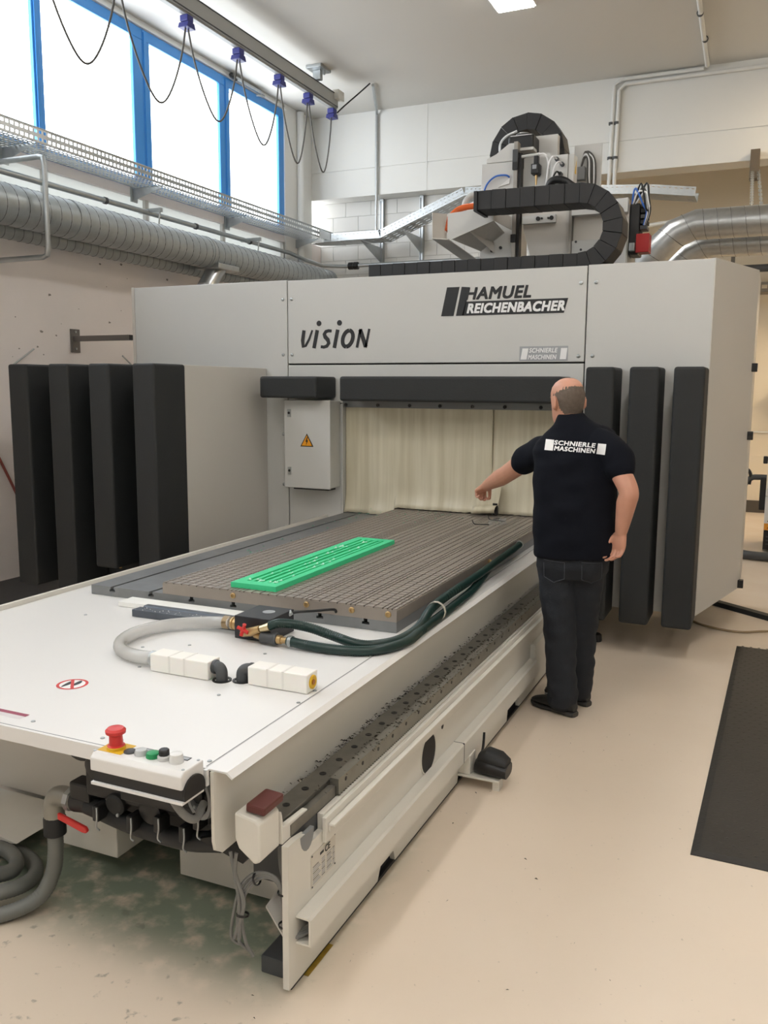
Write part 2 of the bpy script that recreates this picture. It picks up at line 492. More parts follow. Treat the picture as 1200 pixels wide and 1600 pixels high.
obj('angled_side_panel', sheet([(-.38, 6.0, .22), (-.137, 6.72, .29), (-.137, 6.72, 2.55), (-.38, 6.0, 2.55)], .03, (-.72, .243, 0)), m_side, portal)
obj('rear_side_panel', G().box(-.167, -.137, 6.722, 7.45, .29, 2.55), m_side, portal)
obj('rear_panel', G().box(-5.0, -.14, 7.42, 7.45, .22, 2.5), m_side, portal)
obj('top_plate', G().box(-4.98, -.40, YP + .08, 7.41, 2.38, 2.42), m_dgrey, portal)
for z in (1.88, 1.40, .32):
    obj('hinge_clip', G().box(-.168, -.108, 6.69, 6.735, z - .03, z + .03), m_black, portal, bevel=.004)
# feet that carry the portal (hidden under it)
for x in (-4.7, -1.3):
    for y in (6.8, 7.25):
        obj('portal_foot', G().box(x - .12, x + .12, y - .12, y + .12, 0.0, .3), m_dgrey, portal)
# screws on panels
scr = mesh_of('panel_screw', G().revolve([(.013, 0), (.013, -.003), (.009, -.006)], (0, 0, 0), (0, 1, 0), 12), m_galv, True)
for x, z in ((-3.545, 2.40), (-3.465, 2.40), (-3.545, 1.975), (-3.465, 1.975), (-1.225, 2.43), (-1.125, 2.43), (-1.225, 1.945), (-1.13, 1.945), (-3.45, 1.55), (-3.55, 1.35), (-3.55, .95), (-3.55, .6)):
    o = obj('panel_screw', scr, None, portal); o.location = (x, YP - .0005, z)

# ---- lettering
def letters(name, s, x0, z0, w, h, mat, parent, y=YP - .002, offset=0.0, shear=0.0, th=.0015, spacing=1.0):
    v, f = text_geo(s, w, h, offset, shear, spacing)
    g = G()
    n = len(v)
    g.add([(x0 + a, y - d, z0 + b) for a, b, d in v], f)
    return obj(name, g, mat, parent)
def poly(name, pts, mat, parent, y=YP - .002, th=.002):
    return obj(name, G().prism(pts, 'xz', y, y + th), mat, parent)
zb, zm, zt = 2.236, 2.338, 2.438
poly('logo_bar', [(-2.225, zb), (-2.130, zb), (-2.088, zt), (-2.183, zt)], m_print_k, p_mid)
poly('logo_bar', [(-2.112, zb), (-2.055, zb), (-2.013, zt - .005), (-2.072, zt)], m_print_k, p_mid)
letters('lettering', 'HAMUEL', -2.045, zm + .006, .48, .088, m_print_k, p_mid, offset=.045, shear=.22, spacing=1.08)
poly('logo_field', [(-2.095 + .03, zb), (-1.335, zb), (-1.308, zm - .004), (-2.04, zm - .004)], m_print_k, p_mid)
letters('lettering', 'REICHENBACHER', -2.03, zb + .014, .70, .07, m_print_w, p_mid, y=YP - .0035, offset=.05, shear=.22, spacing=1.08)
# the type name, slanted rounded letters with heavy strokes
def stroke_letters():
    def slab(pts, w0):
        g = G(); n = len(pts); L = []; R_ = []
        for i, (x, z, w) in enumerate(pts):
            a = pts[max(i - 1, 0)]; b = pts[min(i + 1, n - 1)]
            dx, dz = b[0] - a[0], b[1] - a[1]; l = sqrt(dx * dx + dz * dz) or 1
            L.append((x - dz / l * w * w0, z + dx / l * w * w0)); R_.append((x + dz / l * w * w0, z - dx / l * w * w0))
        v = [(p[0], 0, p[1]) for p in L + R_]
        g.add(v, [(i, i + 1, n + i + 1, n + i) for i in range(n - 1)])
        return g
    W0 = .0135
    out = []
    sh = lambda x, z: x + z * .22
    def add(pts): out.append(slab([(sh(x, z), z, w) for x, z, w in pts], W0))
    arc = lambda cx, cz, rx, rz, a0, a1, k=12, w=1.0: [(cx + rx * cos(radians(a0 + (a1 - a0) * i / k)), cz + rz * sin(radians(a0 + (a1 - a0) * i / k)), w) for i in range(k + 1)]
    add([(.018, .138, 1.1), (.022, .06, 1.15), (.038, .012, 1.05), (.058, .02, .8), (.078, .07, .7), (.092, .138, .6)])      # v
    add([(.135, .0, 1.15), (.135, .07, 1.15), (.135, .138, 1.15)])                                                          # i
    add([(.262, .128, .8), (.235, .131, .9), (.212, .125, 1.0), (.203, .105, 1.15), (.215, .085, 1.25), (.243, .062, 1.25), (.256, .038, 1.15), (.245, .015, 1.0), (.22, .008, .9), (.192, .012, .8)])   # s
    add([(.312, .0, 1.15), (.312, .07, 1.15), (.312, .138, 1.15)])                                                          # i
    add(arc(.412, .069, .042, .060, 90, 270, 12, 1.15)); add(arc(.412, .069, .042, .060, -90, 90, 12, 1.15))                # o
    add([(.505, .0, .85), (.505, .138, .85)]); add([(.502, .135, 1.25), (.578, .005, 1.25)]); add([(.578, .0, .75), (.578, .138, .75)])   # N
    return out
for g in stroke_letters():
    g.v = [(-3.405 + x, YP - .002, 2.022 + z) for x, y, z in g.v]
    obj('lettering', g, m_print_k, p_mid)
for cx in (.135, .312):
    obj('lettering', G().cyl((-3.405 + cx + .205 * .22, YP - .002, 2.022 + .188), (-3.405 + cx + .205 * .22, YP - .0005, 2.022 + .188), .021, n=20), m_print_k, p_mid)
# dealer sticker
poly('sticker', [(-1.637, 1.914), (-1.297, 1.914), (-1.297, 2.014), (-1.637, 2.014)], m_print_g, p_mid)
poly('sticker_mark', [(-1.628, 1.924), (-1.585, 1.924), (-1.573, 2.0), (-1.616, 2.0)], m_print_w, p_mid, y=YP - .0032)
poly('sticker_mark', [(-1.352, 1.924), (-1.309, 1.924), (-1.302, 2.0), (-1.345, 2.0)], m_print_w, p_mid, y=YP - .0032)
letters('lettering', 'SCHNIERLE', -1.568, 1.970, .20, .032, m_print_w, p_mid, y=YP - .0034, offset=.03, shear=.2, spacing=1.05)
letters('lettering', 'MASCHINEN', -1.575, 1.924, .20, .032, m_print_w, p_mid, y=YP - .0034, offset=.03, shear=.2, spacing=1.05)

# ---- crash pads (charcoal foam) of the portal
for x in (-1.11, -.835, -.567):
    obj('crash_pad', G().box(x, x + .185, 5.68, YP - .001, .20, 1.863), m_pad, portal, bevel=.018, seg=3)
obj('crash_pad', G().box(-3.57, -3.075, 5.68, YP - .001, 1.642, 1.803), m_pad, portal, bevel=.018, seg=3)
obj('crash_pad', G().box(-2.89, -1.262, 5.68, YP - .001, 1.625, 1.803), m_pad, portal, bevel=.018, seg=3)

# ---- curtain in the opening
strip = obj('curtain_rail', G().box(-3.018, -1.19, YP - .006, YP + .034, 1.572, 1.64), M('curtain_rail_steel', (120, 122, 124), 0.4, 0.6), portal)
for x in (-2.99, -2.72, -2.46, -2.22, -1.97, -1.73, -1.47):
    obj('rail_bolt', G().revolve([(.013, 0), (.013, -.008), (.008, -.011)], (x, YP - .006, 1.592), (0, 1, 0), 12), m_black, strip, smooth=True)
def curtain_material():
    m = M('cream_plastic_curtain', (216, 205, 172), 0.28, var=0.0, spec=.5, sss=0.0)
    nt = m.node_tree; b = nt.nodes['Principled BSDF']
    tc = nt.nodes.new('ShaderNodeTexCoord'); mp = nt.nodes.new('ShaderNodeMapping'); mp.inputs['Scale'].default_value = (16, 1, .8)
    nt.links.new(tc.outputs['Object'], mp.inputs[0])
    n = nt.nodes.new('ShaderNodeTexNoise'); n.inputs['Scale'].default_value = 1.0; n.inputs['Detail'].default_value = 4
    nt.links.new(mp.outputs[0], n.inputs['Vector'])
    cr = nt.nodes.new('ShaderNodeValToRGB')
    cr.color_ramp.elements[0].position = .32; cr.color_ramp.elements[0].color = rgb(202, 193, 166)
    cr.color_ramp.elements[1].position = .62; cr.color_ramp.elements[1].color = rgb(224, 217, 194)
    nt.links.new(n.outputs['Fac'], cr.inputs[0]); nt.links.new(cr.outputs[0], b.inputs['Base Color'])
    return m
m_curt = curtain_material()
def curtain(x0, x1, y, nx, flare, zb, seed, lift=None):
    g = G(); nz = 26; v = []
    for j in range(nz + 1):
        t = j / nz
        for i in range(nx + 1):
            s = i / nx; x = x0 + (x1 - x0) * s
            dy = .010 * noise.noise(V((x * 5 + seed, t * 1.2, 0))) * (0.3 + 1.2 * (1 - t)) + .0012 * sin(x * 60 + seed)
            dy -= flare * max(0, 1 - t * 5) ** 2 * (1 + .6 * noise.noise(V((x * 6, seed, 3))))
            zl = zb - (.058 if x < -2.585 else 0)
            z = zl + (1.60 - zl) * t
            if j == 0: z += .006 * noise.noise(V((x * 30, seed, 1)))
            if lift and t < .35:
                w = max(0, 1 - abs(x - lift[0]) / lift[1]) * (1 - t / .35) ** 1.5
                z += w * lift[2]; dy -= w * lift[3]
            v.append((x, y + dy, z))
    k = nx + 1
    f = [(j * k + i, j * k + i + 1, (j + 1) * k + i + 1, (j + 1) * k + i) for j in range(nz) for i in range(nx)]
    g.add(v, f)
    o = obj('curtain_sheet', g, m_curt, portal, smooth=True)
    so = o.modifiers.new('thickness', 'SOLIDIFY'); so.thickness = .003
    return o
curtain(-3.016, -1.83, YP + .045, 110, .035, .815, 1.0, lift=(-1.86, .12, .03, .05))
curtain(-1.835, -1.2, YP + .062, 60, .012, .815, 5.0)
# the lifted, curled end of the sheet where the two sheets meet
cg = G(); rows = []
for j in range(9):
    t = j / 8; a = -1.2 + t * 4.2
    rows.append([(-1.93 + i * .028 - .02 * t, YP - .02 - .035 * sin(a) - .05 * (1 - i / 6) * .4, .845 + .03 * cos(a) + .012 * i / 6) for i in range(7)])
cg.add([p for r in rows for p in r], [(j * 7 + i, j * 7 + i + 1, (j + 1) * 7 + i + 1, (j + 1) * 7 + i) for j in range(8) for i in range(6)])
cu = obj('curtain_curl', cg, m_curt, portal, smooth=True); cu.modifiers.new('t', 'SOLIDIFY').thickness = .003
obj('curtain_flap', sheet([(-1.93, 5.985, .87), (-1.76, 5.985, .885), (-1.74, 6.0, 1.03), (-1.90, 6.01, 1.05)], .003, (0, 1, 0)), m_curt, portal)
obj('curtain_clip', G().box(-1.80, -1.765, 5.985, 6.01, .815, .90), m_black, portal)

# ---- electrical cabinet on the left column
cab = obj('electrical_cabinet', G().box(-3.43, -3.04, 5.835, YP - .001, .955, 1.622), m_panel, portal, bevel=.005)
door = obj('cabinet_door', G().box(-3.435, -3.035, 5.815, 5.834, .95, 1.626), m_panel, portal, bevel=.005)
for z in (1.525, 1.08):
    l = obj('cabinet_lock', G().box(-3.405, -3.375, 5.811, 5.816, z - .03, z + .03), m_galv, door)
    obj('lock_insert', G().cyl((-3.39, 5.808, z + .002), (-3.39, 5.812, z + .002), .010, n=12), m_black, l)
tri = poly('warning_sign', [(-3.292, 1.272), (-3.178, 1.272), (-3.235, 1.372)], m_black, door, y=5.813)
poly('sign_field', [(-3.281, 1.2785), (-3.189, 1.2785), (-3.235, 1.359)], M('warning_orange', (238, 160, 30), 0.5), door, y=5.8115)
poly('sign_bolt', [(-3.232, 1.345), (-3.246, 1.31), (-3.236, 1.31), (-3.241, 1.285), (-3.222, 1.32), (-3.232, 1.32), (-3.225, 1.345)], m_black, door, y=5.8105)
obj('cable_grommet', G().box(-3.38, -3.07, 5.86, 5.97, .935, .955), m_black, portal)

# ---- protruding guard box on the left with its four pads
obj('guard_side_panel', G().box(-3.73, -3.70, 4.935, YP - .002, .24, 1.87), m_side, portal, bevel=.004)
obj('guard_front_panel', G().box(-5.18, -3.735, 4.935, 4.96, .24, 1.865), m_pad, portal)
obj('guard_left_panel', G().box(-5.18, -5.15, 4.961, YP - .002, .24, 1.865), m_side, portal)
obj('guard_floor_panel', G().box(-5.14, -3.735, 4.965, YP - .005, .26, .28), m_dgrey, portal)
for x, zb_ in ((-4.985, .28), (-4.61, .255), (-4.25, .47), (-3.875, .255)):
    obj('crash_pad', G().box(x, x + .182, 4.60, 4.934, zb_, 1.872), m_pad, portal, bevel=.016, seg=3)
obj('screw_foot', G().cyl((-4.16, 4.75, .44), (-4.16, 4.75, .47), .01, n=10), m_brass, portal)
# ============================================================ MACHINE BED
XB = -1.154
Y0, Y1 = 1.95, 9.0
bed = thing('machine_bed', 'long pale machine bed with guide rail, cable duct and side plate under the table', 'machine bed', (-2.2, 4.5, 0))
side = obj('side_plate', None or G().prism([(Y0, .012), (2.56, .012), (2.585, .055), (2.70, .055), (2.715, .012), (3.40, .012), (3.42, .05), (3.62, .05), (3.63, .012), (4.18, .012), (4.20, .085), (4.40, .085), (4.42, .012),
    (Y1, .012), (Y1, .45), (2.16, .45), (2.16, .40), (2.08, .40), (2.06, .44), (2.0, .45), (Y0, .45)], 'yz', XB - .02, XB), m_offw, bed)
obj('floor_seal', G().box(XB - .03, XB - .022, Y0 + .3, Y1, .0, .03).box(XB - .018, XB - .004, Y0 + .02, Y1, .0, .012), m_rubber, bed)
# round opening and small holes in the side plate
obj('round_opening', G().cyl((XB + .0015, 3.04, .292), (XB - .03, 3.04, .292), .078, n=28), m_dark, bed)
obj('opening_rim', G().revolve([(.078, 0), (.084, 0), (.084, .004), (.078, .004)], (XB, 3.04, .292), (1, 0, 0), 28), m_offw, bed)
obj('small_hole', G().cyl((XB + .001, 3.20, .345), (XB - .01, 3.20, .345), .012, n=12), m_dark, bed)
for y, z in ((3.47, .10), (4.32, .105), (3.58, .09)):
    obj('plate_slot', G().box(XB - .01, XB + .0015, y, y + .06, z - .022, z + .022), m_dgrey, bed)
# white cable duct running along the plate
duct_x = XB + .048
obj('cable_duct', G().prism([(XB + .001, .135), (duct_x, .135), (duct_x, .215), (duct_x - .008, .222), (XB + .001, .222), (XB + .001, .216), (duct_x - .006, .214), (duct_x - .006, .141), (XB + .001, .141)], 'xz', 1.99, 4.62), m_offw, bed)
obj('duct_joint', G().box(XB + .001, duct_x + .001, 3.345, 3.349, .134, .2225), m_dgrey, bed)
obj('rear_cable_duct', G().box(XB + .001, XB + .03, 4.63, Y1 - .2, .10, .30), m_offw, bed)
# upper channel ledge
obj('ledge', G().box(XB + .001, XB + .014, 2.15, Y1, .365, .445).box(XB + .0145, XB + .036, 2.165, Y1, .414, .422).box(XB + .0145, XB + .02, 2.165, Y1, .395, .414), m_offw, bed, bevel=.002)
# guide rail with screws
rail = obj('guide_rail', G().box(-1.272, -1.198, 2.0, Y1, .452, .50), m_rail, bed, bevel=.002)
obj('rail_wiper_strip', G().box(-1.195, -1.172, 2.0, 2.275, .455, .488), m_rail, bed)
obj('rail_base', G().box(-1.3, XB - .022, 2.0, Y1, .3, .45), m_dgrey, bed)
hole = mesh_of('rail_screw', G().revolve([(.0115, 0), (.0115, .0015), (.006, .0015), (.006, .0008)], (0, 0, 0), (0, 0, 1), 12), m_black, True)
for k in range(24):
    o = obj('rail_screw', hole, None, rail); o.location = (-1.235, 2.08 + .115 * k, .5002)
# gear rack
rk = G().box(-1.194, -1.163, 2.28, Y1, .458, .508)
t = 2.285
while t < 5.2:
    rk.prism([(t, .458), (t + .012, .458), (t + .009, .4505), (t + .003, .4505)], 'yz', -1.192, -1.163); t += .0157
rack = obj('gear_rack', rk, M('rack_steel', (136, 134, 126), .4, .7, var=.2, scale=20), bed)
rs = mesh_of('rack_screw', G().cyl((0, 0, 0), (.0015, 0, 0), .007, n=10), m_black)
for k in range(18):
    o = obj('rack_screw', rs, None, rack); o.location = (-1.1632, 2.33 + .125 * k, .490)
# end stop block with its maroon buffer
blk = obj('end_stop', G().prism([(-1.262, .578), (-1.195, .568), (-1.182, .556), (-1.182, .45), (-1.2, .44), (-1.25, .476), (-1.262, .504)], 'xz', 1.85, 1.955), m_offw, bed, bevel=.006)
obj('end_stop_arm', G().prism([(1.956, .55), (1.965, .50), (2.10, .492), (2.115, .475), (2.115, .45), (1.956, .45)], 'yz', XB - .04, XB - .021), m_offw, bed, bevel=.003)
obj('stop_buffer', G().prism([(-1.238, .577), (-1.178, .573), (-1.176, .598), (-1.236, .602)], 'xz', 1.868, 1.972), M('maroon_buffer', (92, 44, 40), .5), bed, bevel=.006)
obj('half_round_cutout', G().prism([(2.06 + .04 * cos(radians(a)), .442 + .055 * sin(radians(a))) for a in range(180, 361, 20)], 'yz', XB - .012, XB + .0012), m_grey, bed)
# name plate with the CE mark and its lines of print
plate = obj('name_plate', G().box(XB, XB + .002, 2.08, 2.235, .252, .357), M('name_plate_alloy', (206, 201, 190), .4, .1), bed)
def letters_x(s, y0, z0, w, h, parent, mat=m_print_k, offset=0.0):
    v, f = text_geo(s, w, h, offset)
    return obj('lettering', G().add([(XB + .0026 + d, y0 + a, z0 + b) for a, b, d in v], f), mat, parent)
letters_x('CE', 2.165, .325, .034, .022, plate, offset=.03)
obj('print_bar', G().box(XB + .002, XB + .0026, 2.135, 2.158, .332, .340), m_print_k, plate)
for r in range(9):
    for c, (a, wd) in enumerate(((2.09, .035 + .012 * ((r * 7) % 3) / 2), (2.145, .02), (2.178, .032 - .006 * (r % 2)), (2.216, .012))):
        z = .314 - r * .0066
        obj('print_line', G().box(XB + .002, XB + .0025, a, a + wd, z, z + .003), m_print_g if (r + c) % 3 else m_cable, plate)
for y in (2.085, 2.23):
    for z in (.256, .353):
        obj('plate_rivet', G().cyl((XB + .002, y, z), (XB + .0035, y, z), .003, n=8), m_dgrey, plate)
obj('floor_tape', G().box(XB - .004, XB + .012, 2.04, 2.2, .0005, .0015), M('yellow_black_tape', (150, 122, 36), .6, var=.5, scale=40), bed)
# end plates and supports under the table
obj('end_plate', G().box(-3.45, -1.95, 2.42, 2.45, .10, .66), m_side, bed, bevel=.003)
obj('support_box', G().box(-2.30, -1.99, 2.20, 2.415, .085, .22), m_offw, bed, bevel=.004)
obj('inner_plate', G().box(-1.80, -1.335, 2.30, 2.325, .02, .62).box(-1.335, -1.18, 2.30, 2.325, .02, .29), m_side, bed, bevel=.003)
obj('gusset', sheet([(XB - .021, 1.96, .16), (XB - .021, 2.28, .28), (XB - .09, 2.10, .26), (XB - .10, 1.99, .22)], .008, (.3, -.2, 1)), m_side, bed)
obj('gusset', G().prism([(XB - .022, .01), (XB - .022, .25), (XB - .14, .25)], 'xz', 2.08, 2.09), m_side, bed)
obj('levelling_foot', G().box(-1.28, XB - .03, 2.0, 2.12, .0, .055), m_dgrey, bed, bevel=.004)
obj('levelling_foot', G().box(-3.2, -2.95, 2.15, 2.35, .0, .074), m_offw, bed, bevel=.004)
obj('base_foot_plate', G().prism([(-3.3, .075), (-2.46, .075), (-2.38, .09), (-2.46, .10), (-3.3, .10)], 'xz', 2.12, 2.40), m_offw, bed)
obj('bed_core', G().box(-2.95, -1.32, 2.6, Y1, .05, .64), m_dgrey, bed)
# grey cables tied at the front end of the plate
for k in range(4):
    d = .009 * k
    obj('cable', G().tube(curve([(-1.215 - .003 * k, 2.02, .44), (-1.185 - .004 * k, 1.975 + d * .3, .36), (-1.178, 1.965 + d, .27), (-1.176, 1.965 + d, .19), (-1.165, 1.985 + d, .155), (-1.13, 2.03 + d, .158 + d * .5), (-1.12, 2.2, .17)]), .0055, 8), m_cable, bed, smooth=True)
for k in range(3):
    d = .012 * k
    obj('cable', G().tube(curve([(-1.178, 1.97, .24), (-1.19, 1.955, .33 + d * .4), (-1.23 - d * .5, 1.935, .35 + d * .5), (-1.275 - d * .5, 1.92, .30 + d), (-1.29 - d, 1.92, .22 + d), (-1.285 - d * 2, 1.93, .14), (-1.27 - d, 1.945, .09 + d)]), .005, 8), m_cable, bed, smooth=True)
for k in range(2):
    obj('cable', G().tube(curve([(-1.29 - .02 * k, 1.9, .43), (-1.30, 1.905, .36), (-1.29 + .014 * k, 1.91, .27), (-1.30 - .016 * k, 1.92, .15)]), .006, 8), m_cable, bed, smooth=True)
for p, a in (((-1.178, 1.967, .30), (0, 0, 1)), ((-1.177, 1.968, .20), (0, 0, 1)), ((-1.288, 1.921, .23), (0, .2, 1)), ((-1.245, 1.932, .345), (1, 0, .3))):
    obj('cable_tie', G().revolve([(.017, -.003), (.019, -.003), (.019, .003), (.017, .003)], p, a, 12), m_black, bed)

# ============================================================ MOVING TABLE
ZT = .705
table = thing('machine_table', 'white sheet-metal table cover with steel slot table running towards the portal', 'machine table', (-2.2, 4.0, .5))
cover = obj('cover_plate', G().box(-3.15, -1.33, 1.82, 6.6, ZT - .012, ZT), m_white, table)
obj('edge_flange', G().prism([(-1.329, ZT), (-1.262, ZT), (-1.243, ZT - .014), (-1.247, ZT - .018), (-1.265, ZT - .005), (-1.329, ZT - .005)], 'xz', 1.82, 6.6), m_white, table)
obj('skirt', G().prism([(1.815, ZT - .0055), (1.815, .50), (1.822, .472), (1.85, .453), (6.6, .453), (6.6, ZT - .0055)], 'yz', -1.312, -1.302), m_offw, table)
obj('front_flange', G().prism([(-3.15, ZT), (-1.64, ZT), (-1.64, ZT - .045), (-3.15, ZT - .045)], 'xz', 1.808, 1.8195), m_white, table)
obj('front_flange', G().prism([(-1.318, ZT), (-1.329, ZT), (-1.329, ZT - .045), (-1.318, ZT - .045)], 'xz', 1.808, 1.8195), m_white, table)
obj('seam_line', G().box(-3.14, -1.64, 1.8195, 1.8215, ZT + .0001, ZT + .0008).box(-1.335, -1.332, 1.83, 6.4, ZT + .0001, ZT + .0008), m_grey, table)
obj('rear_edge', G().box(-3.17, -3.151, 1.82, 6.6, ZT - .05, ZT + .022), m_offw, table, bevel=.003)
obj('under_frame', G().box(-3.1, -1.36, 2.55, 6.5, ZT - .11, ZT - .013), m_dgrey, table)
cs = mesh_of('cover_screw', G().revolve([(.007, 0), (.006, .0025), (.002, .003)], (0, 0, 0), (0, 0, 1), 12), m_galv, True)
for x, y in ((-1.345, 1.86), (-1.345, 2.35), (-1.35, 2.47), (-1.345, 2.9), (-1.345, 3.4), (-1.5, 1.87), (-1.72, 1.86), (-1.66, 1.87), (-2.0, 1.87), (-2.05, 2.42), (-2.2, 2.62), (-1.62, 2.3), (-2.35, 1.87), (-1.72, 2.75), (-2.05, 2.72), (-2.75, 2.9)):
    o = obj('cover_screw', cs, None, table); o.location = (x, y, ZT)
# slotted steel table
YT = 3.222
zt_ = .752
slots = (-2.88, -2.645, -2.41, -2.18, -1.955, -1.735, -1.515)
prof = [(-3.01, .706), (-1.372, .706), (-1.372, zt_)]
for x in reversed(slots):
    prof += [(x + .009, zt_), (x + .009, zt_ - .012), (x + .017, zt_ - .012), (x + .017, zt_ - .024), (x - .017, zt_ - .024), (x - .017, zt_ - .012), (x - .009, zt_ - .012), (x - .009, zt_)]
prof += [(-3.01, zt_)]
obj('slot_table', G().prism(prof, 'xz', YT, 6.55), m_tsteel, table)
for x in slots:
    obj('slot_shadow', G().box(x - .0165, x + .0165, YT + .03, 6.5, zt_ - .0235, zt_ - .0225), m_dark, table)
# stickers on the cover
ring = lambda r0, r1, n=40: (([(r * cos(2 * pi * i / n), r * sin(2 * pi * i / n)) for r in (r0, r1) for i in range(n)]), [(i, (i + 1) % n, n + (i + 1) % n, n + i) for i in range(n)])
sc = (-2.135, 2.175)
stk = obj('no_stepping_sign', G().cyl((sc[0], sc[1], ZT), (sc[0], sc[1], ZT + .0006), .054, n=40), m_print_w, table)
rv, rf = ring(.043, .053)
obj('sign_ring', G().add([(sc[0] + a, sc[1] + b, ZT + .0012) for a, b in rv], rf), m_red, stk)
for dx, dy, rot in ((-.016, -.006, 97), (.010, .010, 97)):
    ca, sa = cos(radians(rot)), sin(radians(rot))
    foot = [(.03 * cos(t) + (.006 * sin(2 * t)), .0095 * sin(t) * (1 + .25 * cos(t))) for t in [2 * pi * i / 20 for i in range(20)]]
    obj('sign_foot', G().add([(sc[0] + dx + a * ca - b * sa, sc[1] + dy + a * sa + b * ca, ZT + .0010) for a, b in foot], [tuple(range(20))]), m_print_k, stk)
bx_, by_ = .0055, .045
obj('sign_slash', G().add([(sc[0] + a * cos(radians(42)) - b * sin(radians(42)), sc[1] + a * sin(radians(42)) + b * cos(radians(42)), ZT + .0014) for a, b in ((-bx_, -by_), (bx_, -by_), (bx_, by_), (-bx_, by_))], [(0, 1, 2, 3)]), m_red, stk)
lab = obj('cover_label', G().add([(-2.30, 1.865, ZT + .0006), (-2.05, 1.865, ZT + .0006), (-2.05, 1.905, ZT + .0006), (-2.30, 1.905, ZT + .0006)], [(0, 1, 2, 3)]), M('label_grey', (214, 210, 210), .5), table)
obj('label_band', G().add([(-2.30, 1.887, ZT + .001), (-2.05, 1.887, ZT + .001), (-2.05, 1.905, ZT + .001), (-2.30, 1.905, ZT + .001)], [(0, 1, 2, 3)]), M('label_maroon', (150, 60, 84), .5), lab)

# ============================================================ CONTROL BOX
ctl = thing('control_box', 'white push-button control box with red emergency stop at the table front edge', 'control box', (-1.48, 1.74, .65))
prof = [(1.685, .655), (1.806, .655), (1.806, .735), (1.705, .735), (1.688, .722), (1.685, .71)]
obj('housing', G().prism([(1.708, .688), (1.806, .688), (1.806, .736), (1.722, .736), (1.708, .725)], 'yz', -1.628, -1.325), m_white, ctl, bevel=.004)
obj('housing_base', G().prism([(1.714, .658), (1.806, .658), (1.806, .687), (1.714, .687)], 'yz', -1.622, -1.325), m_black, ctl)
obj('round_end', G().prism([(1.757 + .046 * cos(radians(a)), .672 + .042 * sin(radians(a))) for a in range(0, 181, 15)] + [(1.714, .658), (1.803, .658)], 'yz', -1.3248, -1.319), m_black, ctl)
obj('base_lip', G().box(-1.625, -1.322, 1.706, 1.80, .650, .6575), m_white, ctl)
zt2 = .7362
es = obj('emergency_stop', G().revolve([(.024, .0), (.024, .010), (.019, .012), (.018, .040), (.027, .045), (.028, .053), (.022, .059), (.006, .061)], (-1.585, 1.765, zt2), n=24), m_red, ctl, smooth=True)
obj('stop_collar', G().revolve([(.0245, -.002), (.0255, .0), (.0255, .008), (.020, .011)], (-1.585, 1.765, zt2), n=24), m_yellow, es, smooth=True)
obj('stop_backplate', G().box(-1.625, -1.545, 1.735, 1.80, zt2, zt2 + .0008), m_yellow, es)
for x, mname, mat, pr in ((-1.535, 'blind_plug', m_dgrey, [(.017, 0), (.017, .003), (.014, .005)]),
                          (-1.497, 'push_button', M('button_grey', (190, 192, 192), .4), [(.018, 0), (.018, .006), (.015, .014), (.006, .016)]),
                          (-1.457, 'push_button', M('button_green', (28, 140, 84), .4), [(.019, 0), (.019, .006), (.017, .013), (.006, .016)]),
                          (-1.420, 'rotary_knob', M('knob_grey', (200, 200, 198), .4), [(.018, 0), (.018, .010), (.015, .013)]),
                          (-1.380, 'pilot_lamp', M('lamp_clear', (222, 222, 220), .25, spec=.6), [(.019, 0), (.019, .008), (.017, .024), (.008, .026)])):
    b = obj(mname, G().revolve(pr, (x, 1.762, zt2), n=22), mat, ctl, smooth=True)
    if mname == 'rotary_knob':
        obj('knob_grip', G().revolve([(.0145, .013), (.0145, .026), (.012, .029)], (x, 1.762, zt2), n=10), m_black, b)
for x in (-1.495, -1.457, -1.42, -1.375):
    w = obj('button_legend', G().box(x - .017, x + .017, 1.780, 1.800, zt2, zt2 + .0006), m_print_k, ctl)
    obj('legend_field', G().box(x - .014, x + .014, 1.783, 1.797, zt2 + .0006, zt2 + .001), m_print_g, w)
for x in (-1.628, -1.335):
    for y in (1.73, 1.796):
        obj('box_screw', G().cyl((x, y, zt2 - .001), (x, y, zt2 + .0012), .0045, n=10), m_galv, ctl)
obj('cable_gland', G().tube(curve([(-1.40, 1.75, .65), (-1.36, 1.755, .60), (-1.345, 1.79, .57), (-1.36, 1.85, .585)]), .011, 10), m_cable, ctl, smooth=True)

# ============================================================ VALVE GROUP BELOW THE TABLE
val = thing('pneumatic_valve_group', 'dark cluster of valves, clamps and cylinders hanging below the table front', 'valve group', (-1.7, 2.0, .45))
obj('blind_flange', G().revolve([(.075, 0), (.075, .016), (.06, .02)], (-1.93, 2.0, .62), (0, -1, 0), 28), m_black, val, smooth=True)
obj('valve_body', G().box(-1.90, -1.46, 2.02, 2.2, .42, .60), m_rubber, val, bevel=.01)
obj('manifold', G().box(-1.86, -1.40, 1.93, 2.02, .47, .56).box(-1.70, -1.5, 1.9, 1.93, .50, .55), m_black, val, bevel=.006)
for k, (x, z, r) in enumerate(((-1.80, .575, .042), (-1.70, .57, .045), (-1.585, .58, .045), (-1.47, .56, .052), (-1.60, .475, .04), (-1.74, .465, .035))):
    c = obj('valve_cylinder', G().revolve([(r * .8, 0), (r, .006), (r, .09), (r * .85, .098)], (x, 1.905 + .01 * (k % 2), z), (0, 1, .12), 20), m_rubber if k % 2 else m_black, val, smooth=True)
    obj('cap_screw', G().ball((x + r * .7, 1.905, z - r * .55), .006, 8, 6), m_galv, c, smooth=True)
obj('clamp_ring', G().revolve([(.052, -.012), (.066, -.012), (.066, .012), (.052, .012)], (-1.405, 1.9, .575), (.4, 1, 0), 24), m_grey, val, smooth=True)
